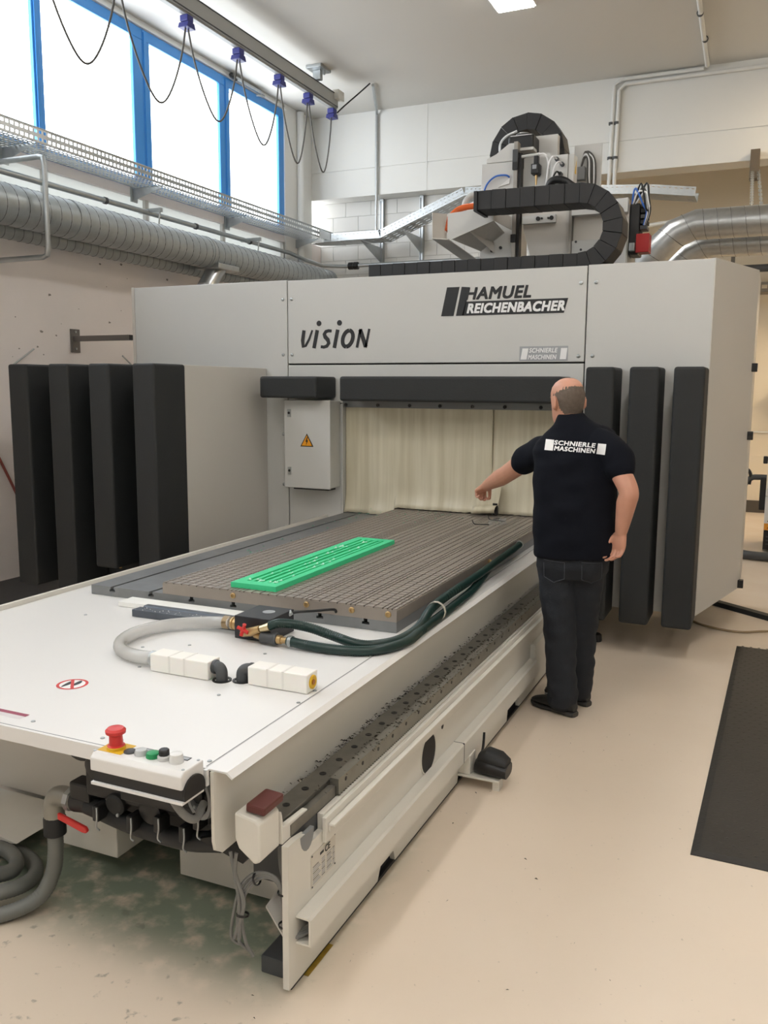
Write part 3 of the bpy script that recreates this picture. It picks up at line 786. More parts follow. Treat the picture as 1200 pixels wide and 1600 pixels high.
for x, z in ((-1.79, .415), (-1.66, .41), (-1.56, .43), (-1.47, .42), (-1.42, .47)):
    obj('clamp_lever', G().box(x - .012, x + .012, 1.89, 1.94, z, z + .05), m_black, val, bevel=.004)
    obj('clamp_pin', G().tube(curve([(x + .012, 1.885, z + .05), (x + .016, 1.88, z + .02), (x + .008, 1.885, z - .012), (x + .02, 1.885, z - .02)], 4), .0028, 6), m_galv, val, smooth=True)
obj('lower_pipe', G().tube(curve([(-1.88, 1.96, .42), (-1.7, 1.95, .40), (-1.5, 1.94, .40), (-1.36, 1.93, .43)]), .03, 12), m_rubber, val, smooth=True)
obj('lower_bracket', G().prism([(-1.42, .44), (-1.27, .40), (-1.25, .425), (-1.34, .47)], 'xz', 1.9, 1.96), m_dark, val)
obj('drive_bar', G().box(-1.9, -1.34, 2.06, 2.12, .34, .42), m_dark, val)
obj('pipe_socket', G().cyl((-1.955, 1.985, .405), (-1.86, 1.975, .425), .034, n=18), m_black, val, smooth=True)
obj('socket_lug', G().box(-1.93, -1.85, 1.93, 1.99, .44, .50), m_black, val, bevel=.008)
# elbow, ball valve handle and hose to the floor
hose = thing('suction_hose', 'grey ribbed suction hose with steel elbow dropping to a coil on the floor', 'hose', (-2.06, 1.99, 0))
el = curve([(-1.945, 1.985, .405), (-2.01, 1.99, .407), (-2.047, 1.992, .395), (-2.06, 1.994, .36), (-2.061, 1.994, .325)], 6)
obj('elbow', G().tube(el, .033, 16), M('cast_steel', (150, 148, 140), .45, .6, var=.2, scale=20), hose, smooth=True)
obj('elbow_nut', G().cyl((-1.985, 1.988, .406), (-1.965, 1.987, .406), .038, n=8), m_galv, hose)
obj('collar', G().revolve([(.030, 0), (.036, .004), (.036, .06), (.032, .066)], (-2.061, 1.994, .262), n=18), m_rubber, hose, smooth=True)
obj('valve_handle', G().prism([(-2.0, .372), (-1.885, .348), (-1.877, .336), (-1.885, .327), (-1.90, .327), (-2.0, .35)], 'xz', 1.945, 1.957), m_red, hose, bevel=.004)
path = curve([(-2.061, 1.994, .29), (-2.062, 1.992, .20), (-2.075, 1.985, .12), (-2.10, 1.95, .055), (-2.15, 1.88, .03), (-2.23, 1.81, .028), (-2.36, 1.78, .028), (-2.52, 1.82, .028), (-2.62, 1.95, .028), (-2.58, 2.10, .028), (-2.45, 2.16, .03), (-2.30, 2.12, .035), (-2.20, 2.02, .06),
              (-2.19, 1.92, .075), (-2.27, 1.84, .078), (-2.40, 1.83, .078), (-2.52, 1.90, .078), (-2.54, 2.02, .078), (-2.44, 2.09, .078), (-2.32, 2.06, .078), (-2.25, 1.97, .095), (-2.30, 1.88, .12), (-2.45, 1.87, .125)], 8)
path = resample(path, .006)
obj('ribbed_hose', G().tube(path, [.0245 + (.0016 if i % 2 else 0) for i in range(len(path))], 12), M('grey_ribbed_hose', (112, 114, 110), .45, var=.1), hose, smooth=True)
# ============================================================ VACUUM GRID PLATE
pal = thing('vacuum_grid_plate', 'long steel-grey clamping plate with a grid of grooves on the slot table', 'clamping plate', (-1.97, 4.6, .7525))
PX0, PX1, PY0, PY1, PZ0, PZ1 = -2.575, -1.372, YT, 6.5, .7525, .808
body = obj('plate_body', G().box(PX0, PX1, PY0, PY1, PZ0, PZ1 - .005), m_plate, pal)
obj('groove_bed', G().box(PX0 + .004, PX1 - .004, PY0 + .004, PY1 - .004, PZ1 - .0052, PZ1 - .0042), m_groove, pal)
F_, H_ = .043, .0215
cols = [H_] * 3 + [F_] * 3 + [H_] * 2 + [F_] * 4 + [H_] * 2 + [F_] * 5 + [F_] * 2 + [H_] * 4 + [F_] * 8 + [.02]
k_ = (PX1 - PX0) / sum(cols)
cols = [c * k_ for c in cols]
GAP = .0064
tile_mesh = {}
def tile_of(w, l):
    key = (round(w, 4), round(l, 4))
    if key not in tile_mesh:
        a, b = w / 2 - GAP / 2, l / 2 - GAP / 2
        tile_mesh[key] = mesh_of('grid_tile', G().box(-a, a, -b, b, -.006, 0), m_plate)
    return tile_mesh[key]
PITCH = .043
tiles = []
x = PX1
xs = []
for c in cols:
    xs.append((x - c / 2, c)); x -= c
y = PY0
rowi = 0
while y < PY1 - PITCH:
    for cx, c in xs: tiles.append((cx, y + PITCH / 2, c, PITCH))
    y += PITCH
tiles.append
green_rect = (-2.225, -1.985, 3.27, 4.62)
far = G()
n_part = 0
for cx, cy, c, l in tiles:
    hidden = green_rect[0] < cx < green_rect[1] and green_rect[2] + .02 < cy < green_rect[3] - .02
    if n_part < 300 and not hidden and c > H_ * 1.5:
        o = obj('grid_tile', tile_of(c, l), None, pal); o.location = (cx, cy, PZ1); n_part += 1
    else:
        far.box(cx - c / 2 + GAP / 2, cx + c / 2 - GAP / 2, cy - l / 2 + GAP / 2, cy + l / 2 - GAP / 2, PZ1 - .006, PZ1)
tag(obj('grid_tile_field', far, m_plate, pal), kind='stuff')
for x in (-2.18, -1.80, -1.58, -1.41):
    b = obj('brass_plug', G().revolve([(.0135, 0), (.0135, .004), (.011, .006), (.006, .006), (.006, .002)], (x, PY0, .783), (0, -1, 0), 16), m_brass, pal, smooth=True)

# ============================================================ GREEN BOARD
gb = thing('green_tooling_board', 'bright green plastic board with milled lengthwise grooves lying on the grid plate', 'plastic board', (-2.105, 3.95, PZ1))
gx0, gx1, gy0, gy1 = -2.225, -1.985, 3.272, 4.62
gz = PZ1 + .024
sheet_pts = [(gx0, PZ1 + .0003), (gx1, PZ1 + .0003)]
grooves = [(-2.178, -2.164, .011), (-2.146, -2.128, .014), (-2.112, -2.092, .014), (-2.07, -2.055, .012), (-2.038, -2.022, .012)]
obj('board', G().box(gx0, gx1, gy0, gy1, PZ1 + .0003, gz - .014), m_green, gb)
gg = G().box(gx0, grooves[0][0], gy0, gy1, gz - .014, gz).box(grooves[-1][1], gx1, gy0, gy1, gz - .014, gz)
gg.box(grooves[0][0], grooves[-1][1], gy0, gy0 + .06, gz - .014, gz).box(grooves[0][0], grooves[-1][1], gy1 - .06, gy1, gz - .014, gz)
obj('border', gg, m_green, gb)
for a, b in zip(grooves, grooves[1:]):
    obj('rib', G().box(a[1], b[0], gy0 + .06, gy1 - .06, gz - .014, gz - .002), m_green, gb)
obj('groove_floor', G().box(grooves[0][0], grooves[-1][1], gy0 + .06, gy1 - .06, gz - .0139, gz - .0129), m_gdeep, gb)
cut = G()
for k in range(46):
    yy = random.uniform(gy0 + .05, gy1 - .05); xx = random.choice(grooves)[0] + random.uniform(0, .015)
    if k < 12: yy = gy0 + .07 + random.uniform(0, .03)
    elif k < 22: yy = random.uniform(3.85, 4.4)
    s = random.uniform(.004, .010)
    cut.add([(xx - s, yy - s, gz - .001), (xx + s, yy - s * .4, gz + .002), (xx + s * .2, yy + s, gz - .001), (xx, yy, gz + s * 1.3)], [(0, 1, 2), (0, 1, 3), (1, 2, 3), (2, 0, 3)])
tag(obj('plastic_swarf', cut, M('pale_green_swarf', (186, 240, 214), .6), gb), kind='stuff')

# ============================================================ SAFETY GLASSES
gl = thing('safety_glasses', 'clear safety glasses with black temples lying on the far grid plate', 'glasses', (-1.70, 5.6, PZ1))
m_lens = M('clear_lens', (210, 216, 216), .06, spec=.8, alpha=.16)
for s, (cx, cy) in enumerate(((-1.655, 5.50), (-1.615, 5.60))):
    g = G(); v = []
    for i in range(7):
        for j in range(5):
            a = (i / 6 - .5) * .08; h = j / 4 * .045
            v.append((cx + a * .4 + .012 * (1 - (2 * i / 6 - 1) ** 2), cy + a * .92, PZ1 + .004 + h))
    g.add(v, [(i * 5 + j, i * 5 + j + 1, (i + 1) * 5 + j + 1, (i + 1) * 5 + j) for i in range(6) for j in range(4)])
    o = obj('lens', g, m_lens, gl, smooth=True); o.modifiers.new('t', 'SOLIDIFY').thickness = .002
obj('bridge', G().tube(curve([(-1.655, 5.525, PZ1 + .045), (-1.625, 5.55, PZ1 + .05), (-1.63, 5.575, PZ1 + .045)], 4), .003, 8), m_black, gl, smooth=True)
obj('temple', G().tube(curve([(-1.665, 5.46, PZ1 + .02), (-1.72, 5.45, PZ1 + .018), (-1.77, 5.475, PZ1 + .015), (-1.80, 5.52, PZ1 + .03)]), .0035, 8), m_black, gl, smooth=True)
obj('temple', G().tube(curve([(-1.61, 5.645, PZ1 + .02), (-1.68, 5.67, PZ1 + .018), (-1.74, 5.72, PZ1 + .015), (-1.78, 5.80, PZ1 + .035)]), .0035, 8), m_black, gl, smooth=True)

# ============================================================ THINGS ON THE WHITE COVER
wsb = thing('white_plastic_bar', 'long white plastic bar lying along the front of the slot table', 'plastic bar', (-2.35, 3.12, ZT))
obj('bar', G().box(-2.725, -1.97, 3.085, 3.185, ZT + .001, ZT + .024), M('white_plastic', (238, 238, 234), .5, var=.02), wsb, bevel=.002)
gbar = thing('grey_slotted_bar', 'dark grey slotted steel bar on the white cover beside the white bar', 'steel bar', (-2.25, 3.03, ZT))
obj('bar', G().prism([(2.968, ZT + .001), (3.078, ZT + .001), (3.078, ZT + .032), (3.050, ZT + .032), (3.046, ZT + .027), (3.028, ZT + .027), (3.024, ZT + .032), (2.968, ZT + .032)], 'yz', -2.545, -1.95), M('blued_steel', (88, 94, 102), .4, .45, var=.2, scale=14), gbar)
chips = G()
for k in range(30):
    xx, yy = random.uniform(-2.53, -1.97), random.uniform(2.972, 3.022); s = random.uniform(.0015, .004)
    chips.add([(xx - s, yy, ZT + .0322), (xx + s, yy - s, ZT + .0322), (xx, yy + s, ZT + .0322), (xx, yy, ZT + .0322 + s)], [(0, 1, 2), (0, 1, 3), (1, 2, 3), (2, 0, 3)])
tag(obj('white_chips', chips, m_print_w, gbar), kind='stuff')

vb = thing('vacuum_manifold', 'black vacuum connection block with brass fittings and red tap on the cover', 'vacuum block', (-1.85, 2.93, ZT))
obj('block', G().box(-1.945, -1.775, 2.88, 3.07, ZT + .001, ZT + .096), M('black_anodised', (38, 38, 42), .4, .2), vb, bevel=.003)
obj('round_label', G().cyl((-1.845, 2.985, ZT + .096), (-1.845, 2.985, ZT + .0972), .026, n=20), m_print_g, vb)
obj('brass_nut', G().revolve([(.022, 0), (.027, .004), (.027, .016), (.022, .02), (.027, .024), (.027, .03), (.02, .034)], (-1.946, 2.915, ZT + .05), (-1, .05, 0), 16), m_brass, vb, smooth=True)
obj('brass_valve', G().tube([(-1.90, 2.875, ZT + .028), (-1.85, 2.85, ZT + .045), (-1.80, 2.845, ZT + .065)], [.016, .018, .015], 12), m_brass, vb, smooth=True)
h = obj('tap_handle', G().cyl((-1.875, 2.838, ZT + .055), (-1.872, 2.832, ZT + .055), .012, n=12), m_red, vb, smooth=True)
for a in (0, 90, 180, 270):
    obj('tap_wing', G().cyl((-1.873, 2.835, ZT + .055), (-1.873 + .026 * cos(radians(a + 70)), 2.832, ZT + .055 + .026 * sin(radians(a + 70))), .006, .008, n=8), m_red, h, smooth=True)
obj('hose_tail', G().cyl((-1.80, 2.845, ZT + .065), (-1.765, 2.855, ZT + .075), .013, .018, n=12), M('nickel_brass', (206, 188, 150), .3, .8), vb, smooth=True)
obj('brass_pipe', G().cyl((-1.84, 2.872, ZT + .03), (-1.80, 2.855, ZT + .03), .014, n=12), m_brass, vb, smooth=True)
obj('coupling', G().revolve([(.021, 0), (.026, .006), (.022, .03), (.022, .05), (.027, .066), (.023, .075)], (-1.80, 2.855, ZT + .03), (1, -.02, 0), 18), m_dgrey, vb, smooth=True)
obj('brass_tail', G().revolve([(.018, 0), (.018, .018), (.013, .02), (.013, .045)], (-1.725, 2.853, ZT + .03), (1, 0, 0), 10), m_brass, vb, smooth=True)
obj('air_line', G().tube(curve([(-1.775, 3.04, ZT + .085), (-1.745, 3.06, ZT + .09), (-1.70, 3.12, ZT + .085), (-1.66, 3.205, ZT + .075), (-1.655, 3.222, ZT + .06)]), .006, 8), m_black, vb, smooth=True)
obj('line_fitting', G().cyl((-1.79, 3.03, ZT + .075), (-1.77, 3.045, ZT + .09), .011, n=10), m_galv, vb, smooth=True)

ch = thing('clear_vacuum_hose', 'transparent spiral hose looping from the white block to the black manifold', 'hose', (-2.2, 2.7, ZT))
path = resample(curve([(-1.985, 2.917, ZT + .05), (-2.08, 2.93, ZT + .038), (-2.19, 2.895, ZT + .03), (-2.265, 2.81, ZT + .029), (-2.292, 2.69, ZT + .029), (-2.262, 2.57, ZT + .029), (-2.18, 2.48, ZT + .029), (-2.08, 2.445, ZT + .030), (-1.985, 2.447, ZT + .033)], 10), .005)
obj('hose_wall', G().tube(path, .0255, 16), M('clear_hose_wall', (238, 238, 235), .15, var=.03, spec=.6, alpha=.45), ch, smooth=True)
hx = []
for i in range(len(path) * 8):
    a = i / 8; j = min(int(a), len(path) - 2); p = path[j].lerp(path[j + 1], a - j); d = (path[j + 1] - path[j]).normalized()
    u = V((-d.y, d.x, 0)).normalized(); w = d.cross(u); ang = a * 2 * pi * .42
    if i % 2 == 0: hx.append(p + u * (.0235 * cos(ang)) + w * (.0235 * sin(ang)))
obj('spiral_wire', G().tube(hx, .0014, 4), M('hose_wire', (160, 157, 150), .3, .6), ch)
obj('hose_clamp', G().revolve([(.026, 0), (.028, 0), (.028, .03), (.026, .03)], (-2.02, 2.921, ZT + .048), (1, 0, 0), 18), M('bronze_clamp', (150, 130, 100), .35, .7), ch, smooth=True)
obj('hose_clamp', G().revolve([(.026, 0), (.028, 0), (.028, .022), (.026, .022)], (-2.012, 2.447, ZT + .032), (1, 0, 0), 18), m_galv, ch, smooth=True)

m_pom = M('white_block_plastic', (242, 240, 234), .45, var=.02, sss=.15)
def white_block(x0, x1, y0, y1, label, elbow_side):
    t = thing('white_hose_block', label, 'plastic block', ((x0 + x1) / 2, (y0 + y1) / 2, ZT))
    obj('block', G().box(x0, x1, y0, y1, ZT + .001, ZT + .066), m_pom, t, bevel=.004)
    for f in (.34, .6):
        obj('joint_band', G().box(x0 + (x1 - x0) * f - .004, x0 + (x1 - x0) * f + .004, y0 - .0006, y1 + .0006, ZT + .004, ZT + .0668), M('block_band', (230, 228, 222), .5), t)
    s = elbow_side; xe = x1 if s > 0 else x0; ym = (y0 + y1) / 2
    obj('hole_gasket', G().revolve([(.026, 0), (.034, 0), (.034, .004), (.026, .004)], (xe + s * .040, ym - .01, ZT), n=20), m_black, t)
    obj('elbow', G().tube(curve([(xe - s * .004, ym, ZT + .042), (xe + s * .022, ym - .004, ZT + .043), (xe + s * .038, ym - .009, ZT + .032), (xe + s * .040, ym - .01, ZT - .002)], 6), .021, 14), m_dgrey, t, smooth=True)
    obj('elbow_collar', G().revolve([(.023, 0), (.025, .003), (.025, .012), (.022, .014)], (xe, ym, ZT + .042), (s, 0, 0), 16), m_dgrey, t, smooth=True)
    return t
white_block(-1.985, -1.735, 2.40, 2.475, 'white plastic hose block joined to the transparent spiral hose', 1)
b2 = white_block(-1.588, -1.355, 2.425, 2.50, 'white plastic hose block with a yellow port near the cover edge', -1)
pt = obj('yellow_port', G().revolve([(.024, 0), (.024, .004), (.018, .006), (.012, .003)], (-1.355, 2.4625, ZT + .034), (1, 0, 0), 18), m_yellow, b2, smooth=True)
obj('port_hole', G().cyl((-1.352, 2.4625, ZT + .034), (-1.3485, 2.4625, ZT + .034), .009, n=14), M('port_brown', (170, 104, 20), .5), pt)

m_ghose = M('dark_green_ribbed_hose', (20, 48, 44), .35, var=.1)
def green_hose(label, pts, z_clamps=()):
    t = thing('green_vacuum_hose', label, 'hose', pts[0], 'dark green vacuum hoses')
    p = resample(curve(pts, 10), .0045)
    obj('hose_body', G().tube(p, [.0185 + (.0016 if i % 2 else 0) for i in range(len(p))], 12), m_ghose, t, smooth=True)
    return t
h1 = green_hose('upper dark green ribbed hose running from the red tap along the plate', [(-1.768, 2.857, ZT + .078), (-1.72, 2.885, ZT + .088), (-1.63, 2.925, ZT + .072), (-1.53, 2.945, ZT + .045), (-1.43, 2.945, ZT + .026), (-1.36, 2.975, ZT + .021), (-1.30, 3.08, ZT + .021), (-1.285, 3.25, ZT + .03), (-1.305, 3.45, ZT + .06), (-1.318, 3.75, ZT + .066), (-1.318, 4.1, ZT + .07), (-1.325, 4.5, ZT + .075), (-1.34, 4.85, ZT + .075), (-1.352, 5.08, ZT + .075)])
obj('end_clamp', G().revolve([(.02, 0), (.024, 0), (.024, .02), (.02, .02)], (-1.352, 5.07, ZT + .075), (-.1, 1, 0), 14), m_galv, h1, smooth=True)
h2 = green_hose('lower dark green ribbed hose running from the grey coupling along the plate', [(-1.68, 2.853, ZT + .03), (-1.60, 2.85, ZT + .024), (-1.48, 2.855, ZT + .0205), (-1.37, 2.885, ZT + .0205), (-1.30, 2.955, ZT + .0205), (-1.262, 3.08, ZT + .0205), (-1.268, 3.25, ZT + .022), (-1.275, 3.45, ZT + .022), (-1.285, 3.7, ZT + .022), (-1.30, 4.0, ZT + .024), (-1.335, 4.3, ZT + .034), (-1.35, 4.46, ZT + .05)])
obj('end_clamp', G().revolve([(.02, 0), (.023, 0), (.023, .014), (.02, .014)], (-1.672, 2.853, ZT + .029), (1, 0, 0), 14), m_galv, h2, smooth=True)
obj('end_fitting', G().tube([(-1.35, 4.46, ZT + .05), (-1.352, 4.50, ZT + .066), (-1.371, 4.52, ZT + .072)], .014, 10), m_brass, h2, smooth=True)
obj('tie_clamp', G().revolve([(.042, 0), (.045, 0), (.045, .014), (.042, .014)], (-1.292, 3.47, ZT + .044), (0, 1, 0), 14), M('pale_clamp', (190, 188, 176), .4), h2)

# ============================================================ SHAVINGS
def shavings(name, label, n, fn, mat, cat):
    g = G()
    for _ in range(n):
        x, y, z, s = fn()
        a = random.uniform(0, 2 * pi); dx, dy = cos(a) * s, sin(a) * s
        g.add([(x - dx, y - dy, z), (x + dx, y + dy, z + s * .3), (x + dy * .25, y - dx * .25, z + s * random.uniform(.2, .9)), (x, y, z + s * .15)], [(0, 1, 2), (0, 1, 3), (1, 2, 3), (2, 0, 3)])
    o = obj(name, g, mat); return tag(o, label, cat, kind='stuff')
shavings('metal_shavings', 'dark metal shavings strewn along the guide rail and rack', 2600,
         lambda: random.choice(((random.uniform(-1.298, -1.276), random.triangular(2.0, 5.2, 2.6), .4525 + random.uniform(0, .05)), (random.uniform(-1.206, -1.16), random.triangular(2.05, 5.2, 3.4), .506 + random.uniform(-.006, .003)))) + (random.uniform(.002, .009),), M('metal_swarf', (92, 88, 80), .4, .6, var=.4, scale=60), 'shavings')
def pal_chip():
    if random.random() < .55:
        return (random.triangular(-2.9, -1.9, -2.2), random.triangular(5.3, 6.02, 5.98), .809, random.uniform(.003, .010)) if random.random() < .6 else (random.uniform(-2.9, -2.6), random.uniform(4.2, 6.0), .7525, random.uniform(.004, .014))
    return (random.uniform(-2.55, -1.4), random.uniform(3.3, 5.9), .8085, random.uniform(.002, .006))
shavings('plastic_chips', 'pale green plastic chips scattered over the clamping plate', 330, pal_chip, M('mint_chips', (158, 214, 190), .6, var=.2, scale=40), 'chips')
shavings('floor_crumbs', 'dark crumbs scattered on the floor around the machine bed', 130, lambda: (random.uniform(-2.6, -.2), random.uniform(1.3, 4.3), .0006, random.uniform(.002, .007)), M('floor_crumb', (70, 66, 58), .7), 'crumbs')

# ============================================================ FLOOR THINGS
pd = thing('foot_pedal', 'black domed foot pedal on a grey bracket beside the bed', 'foot pedal', (-1.03, 3.5, 0))
obj('bracket', G().box(XB + .002, -.965, 3.40, 3.50, .045, .055).box(XB + .002, -1.10, 3.41, 3.49, .0555, .14), m_offw, pd, bevel=.002)
obj('bracket_leg', G().box(-1.0, -.97, 3.42, 3.48, .0, .0445), m_offw, pd)
obj('pedal_base', G().loft([((-1.085, 3.47, .085), (0, .05, 0), (0, 0, .028)), ((-1.05, 3.47, .092), (0, .062, 0), (0, 0, .035)), ((-.99, 3.465, .09), (0, .064, 0), (0, 0, .033)), ((-.94, 3.46, .083), (0, .055, 0), (0, 0, .027))], 16, 3.0), m_black, pd, smooth=True)
obj('pedal_hood', G().loft([((-1.075, 3.475, .12), (0, .045, 0), (0, 0, .02)), ((-1.04, 3.475, .128), (0, .058, 0), (0, 0, .034)), ((-.98, 3.47, .122), (0, .058, 0), (0, 0, .03)), ((-.945, 3.465, .11), (0, .045, 0), (0, 0, .02))], 16, 2.4), m_rubber, pd, smooth=True)
obj('pedal_cable', G().tube(curve([(-1.09, 3.53, .09), (-1.10, 3.60, .11), (-1.103, 3.62, .17)], 6), .006, 8), m_rubber, pd, smooth=True)
obj('pedal_screw', G().ball((-.948, 3.42, .09), .006, 8, 6), m_galv, pd, smooth=True)

mat_ = thing('floor_mat', 'dark rubber anti-fatigue mat on the beige floor right of the man', 'floor mat', (.5, 4.6, 0))
g = G()
c0, c1 = V((-.114, 6.16, 0)), V((-.172, 3.225, 0)); dx = V((1.15, -.02, 0))
g.add([c1, c1 + dx, c0 + dx, c0] + [p + V((0, 0, .004)) for p in (c1, c1 + dx, c0 + dx, c0)] + [c1 + V((.03, .03, .012)), c1 + dx + V((-.03, .03, .012)), c0 + dx + V((-.03, -.03, .012)), c0 + V((.03, -.03, .012))],
      [(0, 1, 2, 3), (0, 1, 5, 4), (1, 2, 6, 5), (2, 3, 7, 6), (3, 0, 4, 7), (4, 5, 9, 8), (5, 6, 10, 9), (6, 7, 11, 10), (7, 4, 8, 11), (8, 9, 10, 11)])
obj('mat_sheet', g, M('rubber_mat', (44, 42, 39), .6, var=.12, scale=8, bump=.25, bscale=60), mat_)
nub = G()
for i in range(22):
    for j in range(58):
        px, py = -.10 + i * .05 + (.025 if j % 2 else 0), 3.29 + j * .05
        nub.add([(px - .012, py, .0119), (px, py - .008, .0119), (px + .012, py, .0119), (px, py + .008, .0119), (px, py, .0145)], [(0, 1, 4), (1, 2, 4), (2, 3, 4), (3, 0, 4)])
tag(obj('mat_nubs', nub, MATS['rubber_mat'], mat_), kind='stuff')
m2 = thing('dark_floor_mat', 'dark grey mat strip along the left wall behind the table', 'floor mat', (-5.8, 5.0, 0))
obj('mat_sheet', G().prism([(-6.12, 0.0), (-5.42, 0.0), (-5.46, .012), (-6.12, .012)], 'xz', -1.0, 8.5), M('dark_mat', (62, 62, 62), .6, var=.1), m2)

cb = thing('cable_bridge', 'black floor cable cover running out from under the portal corner', 'cable cover', (0, 7.1, 0))
d = V((.44, -.35, 0)).normalized(); nrm = V((-d.y, d.x, 0))
a0, a1 = V((-.75, 7.70, 0)), V((.9, 6.38, 0))
prof = [(-.06, .0), (.06, .0), (.035, .03), (-.035, .03)]
obj('cover', G().add([a0 + nrm * u + V((0, 0, w)) for u, w in prof] + [a1 + nrm * u + V((0, 0, w)) for u, w in prof], [(0, 1, 2, 3), (7, 6, 5, 4), (0, 1, 5, 4), (1, 2, 6, 5), (2, 3, 7, 6), (3, 0, 4, 7)]), m_rubber, cb)
tc = thing('thin_floor_cable', 'thin beige-brown cable curving over the floor below the portal corner', 'cable', (0, 6.6, 0))
obj('cable_run', G().tube(curve([(-.75, 7.1, .008), (-.55, 6.84, .008), (-.35, 6.60, .008), (-.12, 6.52, .008), (.10, 6.64, .008), (.5, 6.75, .008)]), .008, 8), M('tan_cable', (150, 130, 100), .6), tc, smooth=True)
bw_ = thing('cable_stop', 'small black caster-like stop on the floor behind the man', 'stop', (-1.0, 5.88, 0))
obj('stop_body', G().revolve([(.03, 0), (.034, .01), (.03, .05), (.015, .06)], (-1.0, 5.88, 0), n=14), m_black, bw_, smooth=True)

# ============================================================ FAR RIGHT
fm = thing('white_side_machine', 'white cabinet machine with orange label seen beyond the portal on the right', 'machine', (.4, 10.2, 0))
obj('lower_body', G().box(.0, 1.0, 10.0, 10.8, .24, .60), m_white, fm, bevel=.006)
obj('upper_body', G().box(.005, 1.0, 9.99, 10.8, .606, 1.02), m_white, fm, bevel=.006)
obj('plinth', G().box(.005, .98, 10.0, 10.75, .03, .235), m_black, fm)
for z in (.09, .13, .17):
    obj('plinth_slot', G().box(.03, .6, 9.995, 10.0, z - .006, z + .006), m_dgrey, fm)
ol = obj('orange_label', G().box(.005, .3, 9.985, 9.99, .245, .315), M('orange_label', (236, 160, 50), .5), fm)
obj('label_triangle', G().prism([(.03, .258), (.085, .258), (.0575, .305)], 'xz', 9.982, 9.985), M('label_dark_orange', (190, 100, 30), .5), ol)
for z in (.34, .52, .66, .80, .95):
    obj('body_screw', G().cyl((.04, 9.984, z), (.04, 9.99, z), .006, n=8), m_dgrey, fm)
obj('side_valve', G().box(-.06, .0, 10.02, 10.12, .45, .8).box(-.045, .0, 10.0, 10.05, .95, 1.03), m_black, fm, bevel=.01)
obj('hose_stub', G().tube(curve([(.0, 10.06, .80), (-.08, 10.06, .80), (-.15, 10.06, .79), (-.21, 10.06, .72), (-.235, 10.06, .6), (-.25, 10.08, .35), (-.3, 10.1, .1)]), .03, 12), m_dgrey, fm, smooth=True)
obj('cable_loop', G().tube(curve([(-.28, 10.05, .86), (-.20, 10.05, .88), (-.16, 10.05, .82), (-.17, 10.05, .72)]), .018, 8), m_black, fm, smooth=True)
obj('top_fixture', G().tube(curve([(.06, 10.3, 1.02), (.04, 10.28, 1.2), (.02, 10.25, 1.32), (.06, 10.2, 1.42)]), .025, 8).box(.03, .25, 10.2, 10.4, 1.02, 1.30), m_dgrey, fm, smooth=True)
obj('top_bundle', G().box(.02, .2, 10.1, 10.2, 1.25, 1.46), m_black, fm, bevel=.02)
fh = thing('floor_hose', 'thick grey hose sweeping along the floor to the white side machine', 'hose', (0, 9.8, 0))
obj('hose_body', G().tube(curve([(-.42, 10.6, .05), (-.34, 10.0, .05), (-.22, 9.55, .05), (.0, 9.45, .05), (.3, 9.55, .05), (.8, 9.6, .05)]), .045, 14), m_dgrey, fh, smooth=True)
bk = thing('paper_holder', 'dark holder with papers on the far warm wall at the right edge', 'holder', (.1, 13.2, 1.6))
obj('holder_body', G().box(.04, .5, 13.12, 13.27, 1.35, 1.75), m_dgrey, bk, bevel=.01)
obj('paper', sheet([(-.04, 13.1, 1.7), (.1, 13.1, 1.5), (.16, 13.1, 1.55), (.02, 13.1, 1.78)], .004, (0, 1, 0)), m_cable, bk)
# ============================================================ SPINDLE HEAD ON TOP OF THE PORTAL
hd = thing('spindle_head', 'grey vertical axis unit with motor, wiring and red box standing above the portal', 'machine head', (-1.6, 7.0, 2.42))
yh = 6.8
obj('column_cover', G().box(-2.205, -1.94, yh, 7.25, 2.43, 3.465), m_panel, hd, bevel=.006)
obj('column_cap', G().prism([(-2.165, 3.468), (-1.94, 3.468), (-1.94, 3.60), (-1.985, 3.60), (-2.09, 3.53), (-2.165, 3.50)], 'xz', yh + .005, 7.2), m_panel, hd, bevel=.004)
obj('guide_strip', G().box(-1.936, -1.905, yh - .03, yh + .05, 2.43, 3.60), m_steel, hd, bevel=.002)
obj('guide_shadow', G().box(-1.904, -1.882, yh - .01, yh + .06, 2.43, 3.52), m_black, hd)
for z, h_ in ((3.49, .05), (3.42, .03), (2.88, .03), (2.70, .03)):
    obj('guide_block', G().box(-1.942, -1.90, yh - .045, yh - .031, z - h_, z + h_), m_black if h_ < .04 else m_dgrey, hd, bevel=.003)
obj('mid_plate', G().prism([(-1.878, 3.0), (-1.655, 3.0), (-1.655, 3.47), (-1.68, 3.515), (-1.82, 3.505), (-1.878, 3.49)], 'xz', yh + .06, yh + .09), m_panel, hd)
obj('motor', G().box(-2.04, -1.83, 6.95, 7.16, 3.55, 3.70), m_black, hd, bevel=.02, seg=3)
obj('motor_cap', G().revolve([(.06, 0), (.06, .022), (.045, .03)], (-1.94, 7.05, 3.70), n=20), m_dgrey, hd, smooth=True)
obj('motor_base', G().box(-2.02, -1.85, 6.97, 7.14, 3.47, 3.548), m_dgrey, hd)
obj('motor_bracket', G().box(-1.93, -1.80, 6.83, 6.94, 3.545, 3.565), m_panel, hd)
obj('clear_tube', G().tube(curve([(-2.10, 6.95, 3.55), (-2.10, 6.95, 3.64), (-2.06, 6.97, 3.70), (-1.98, 7.0, 3.74)]), .01, 8), M('clear_tube', (200, 204, 206), .2, spec=.7), hd, smooth=True)
obj('rear_box', G().box(-1.86, -1.68, 7.12, 7.20, 3.50, 3.72), m_panel, hd, bevel=.004)
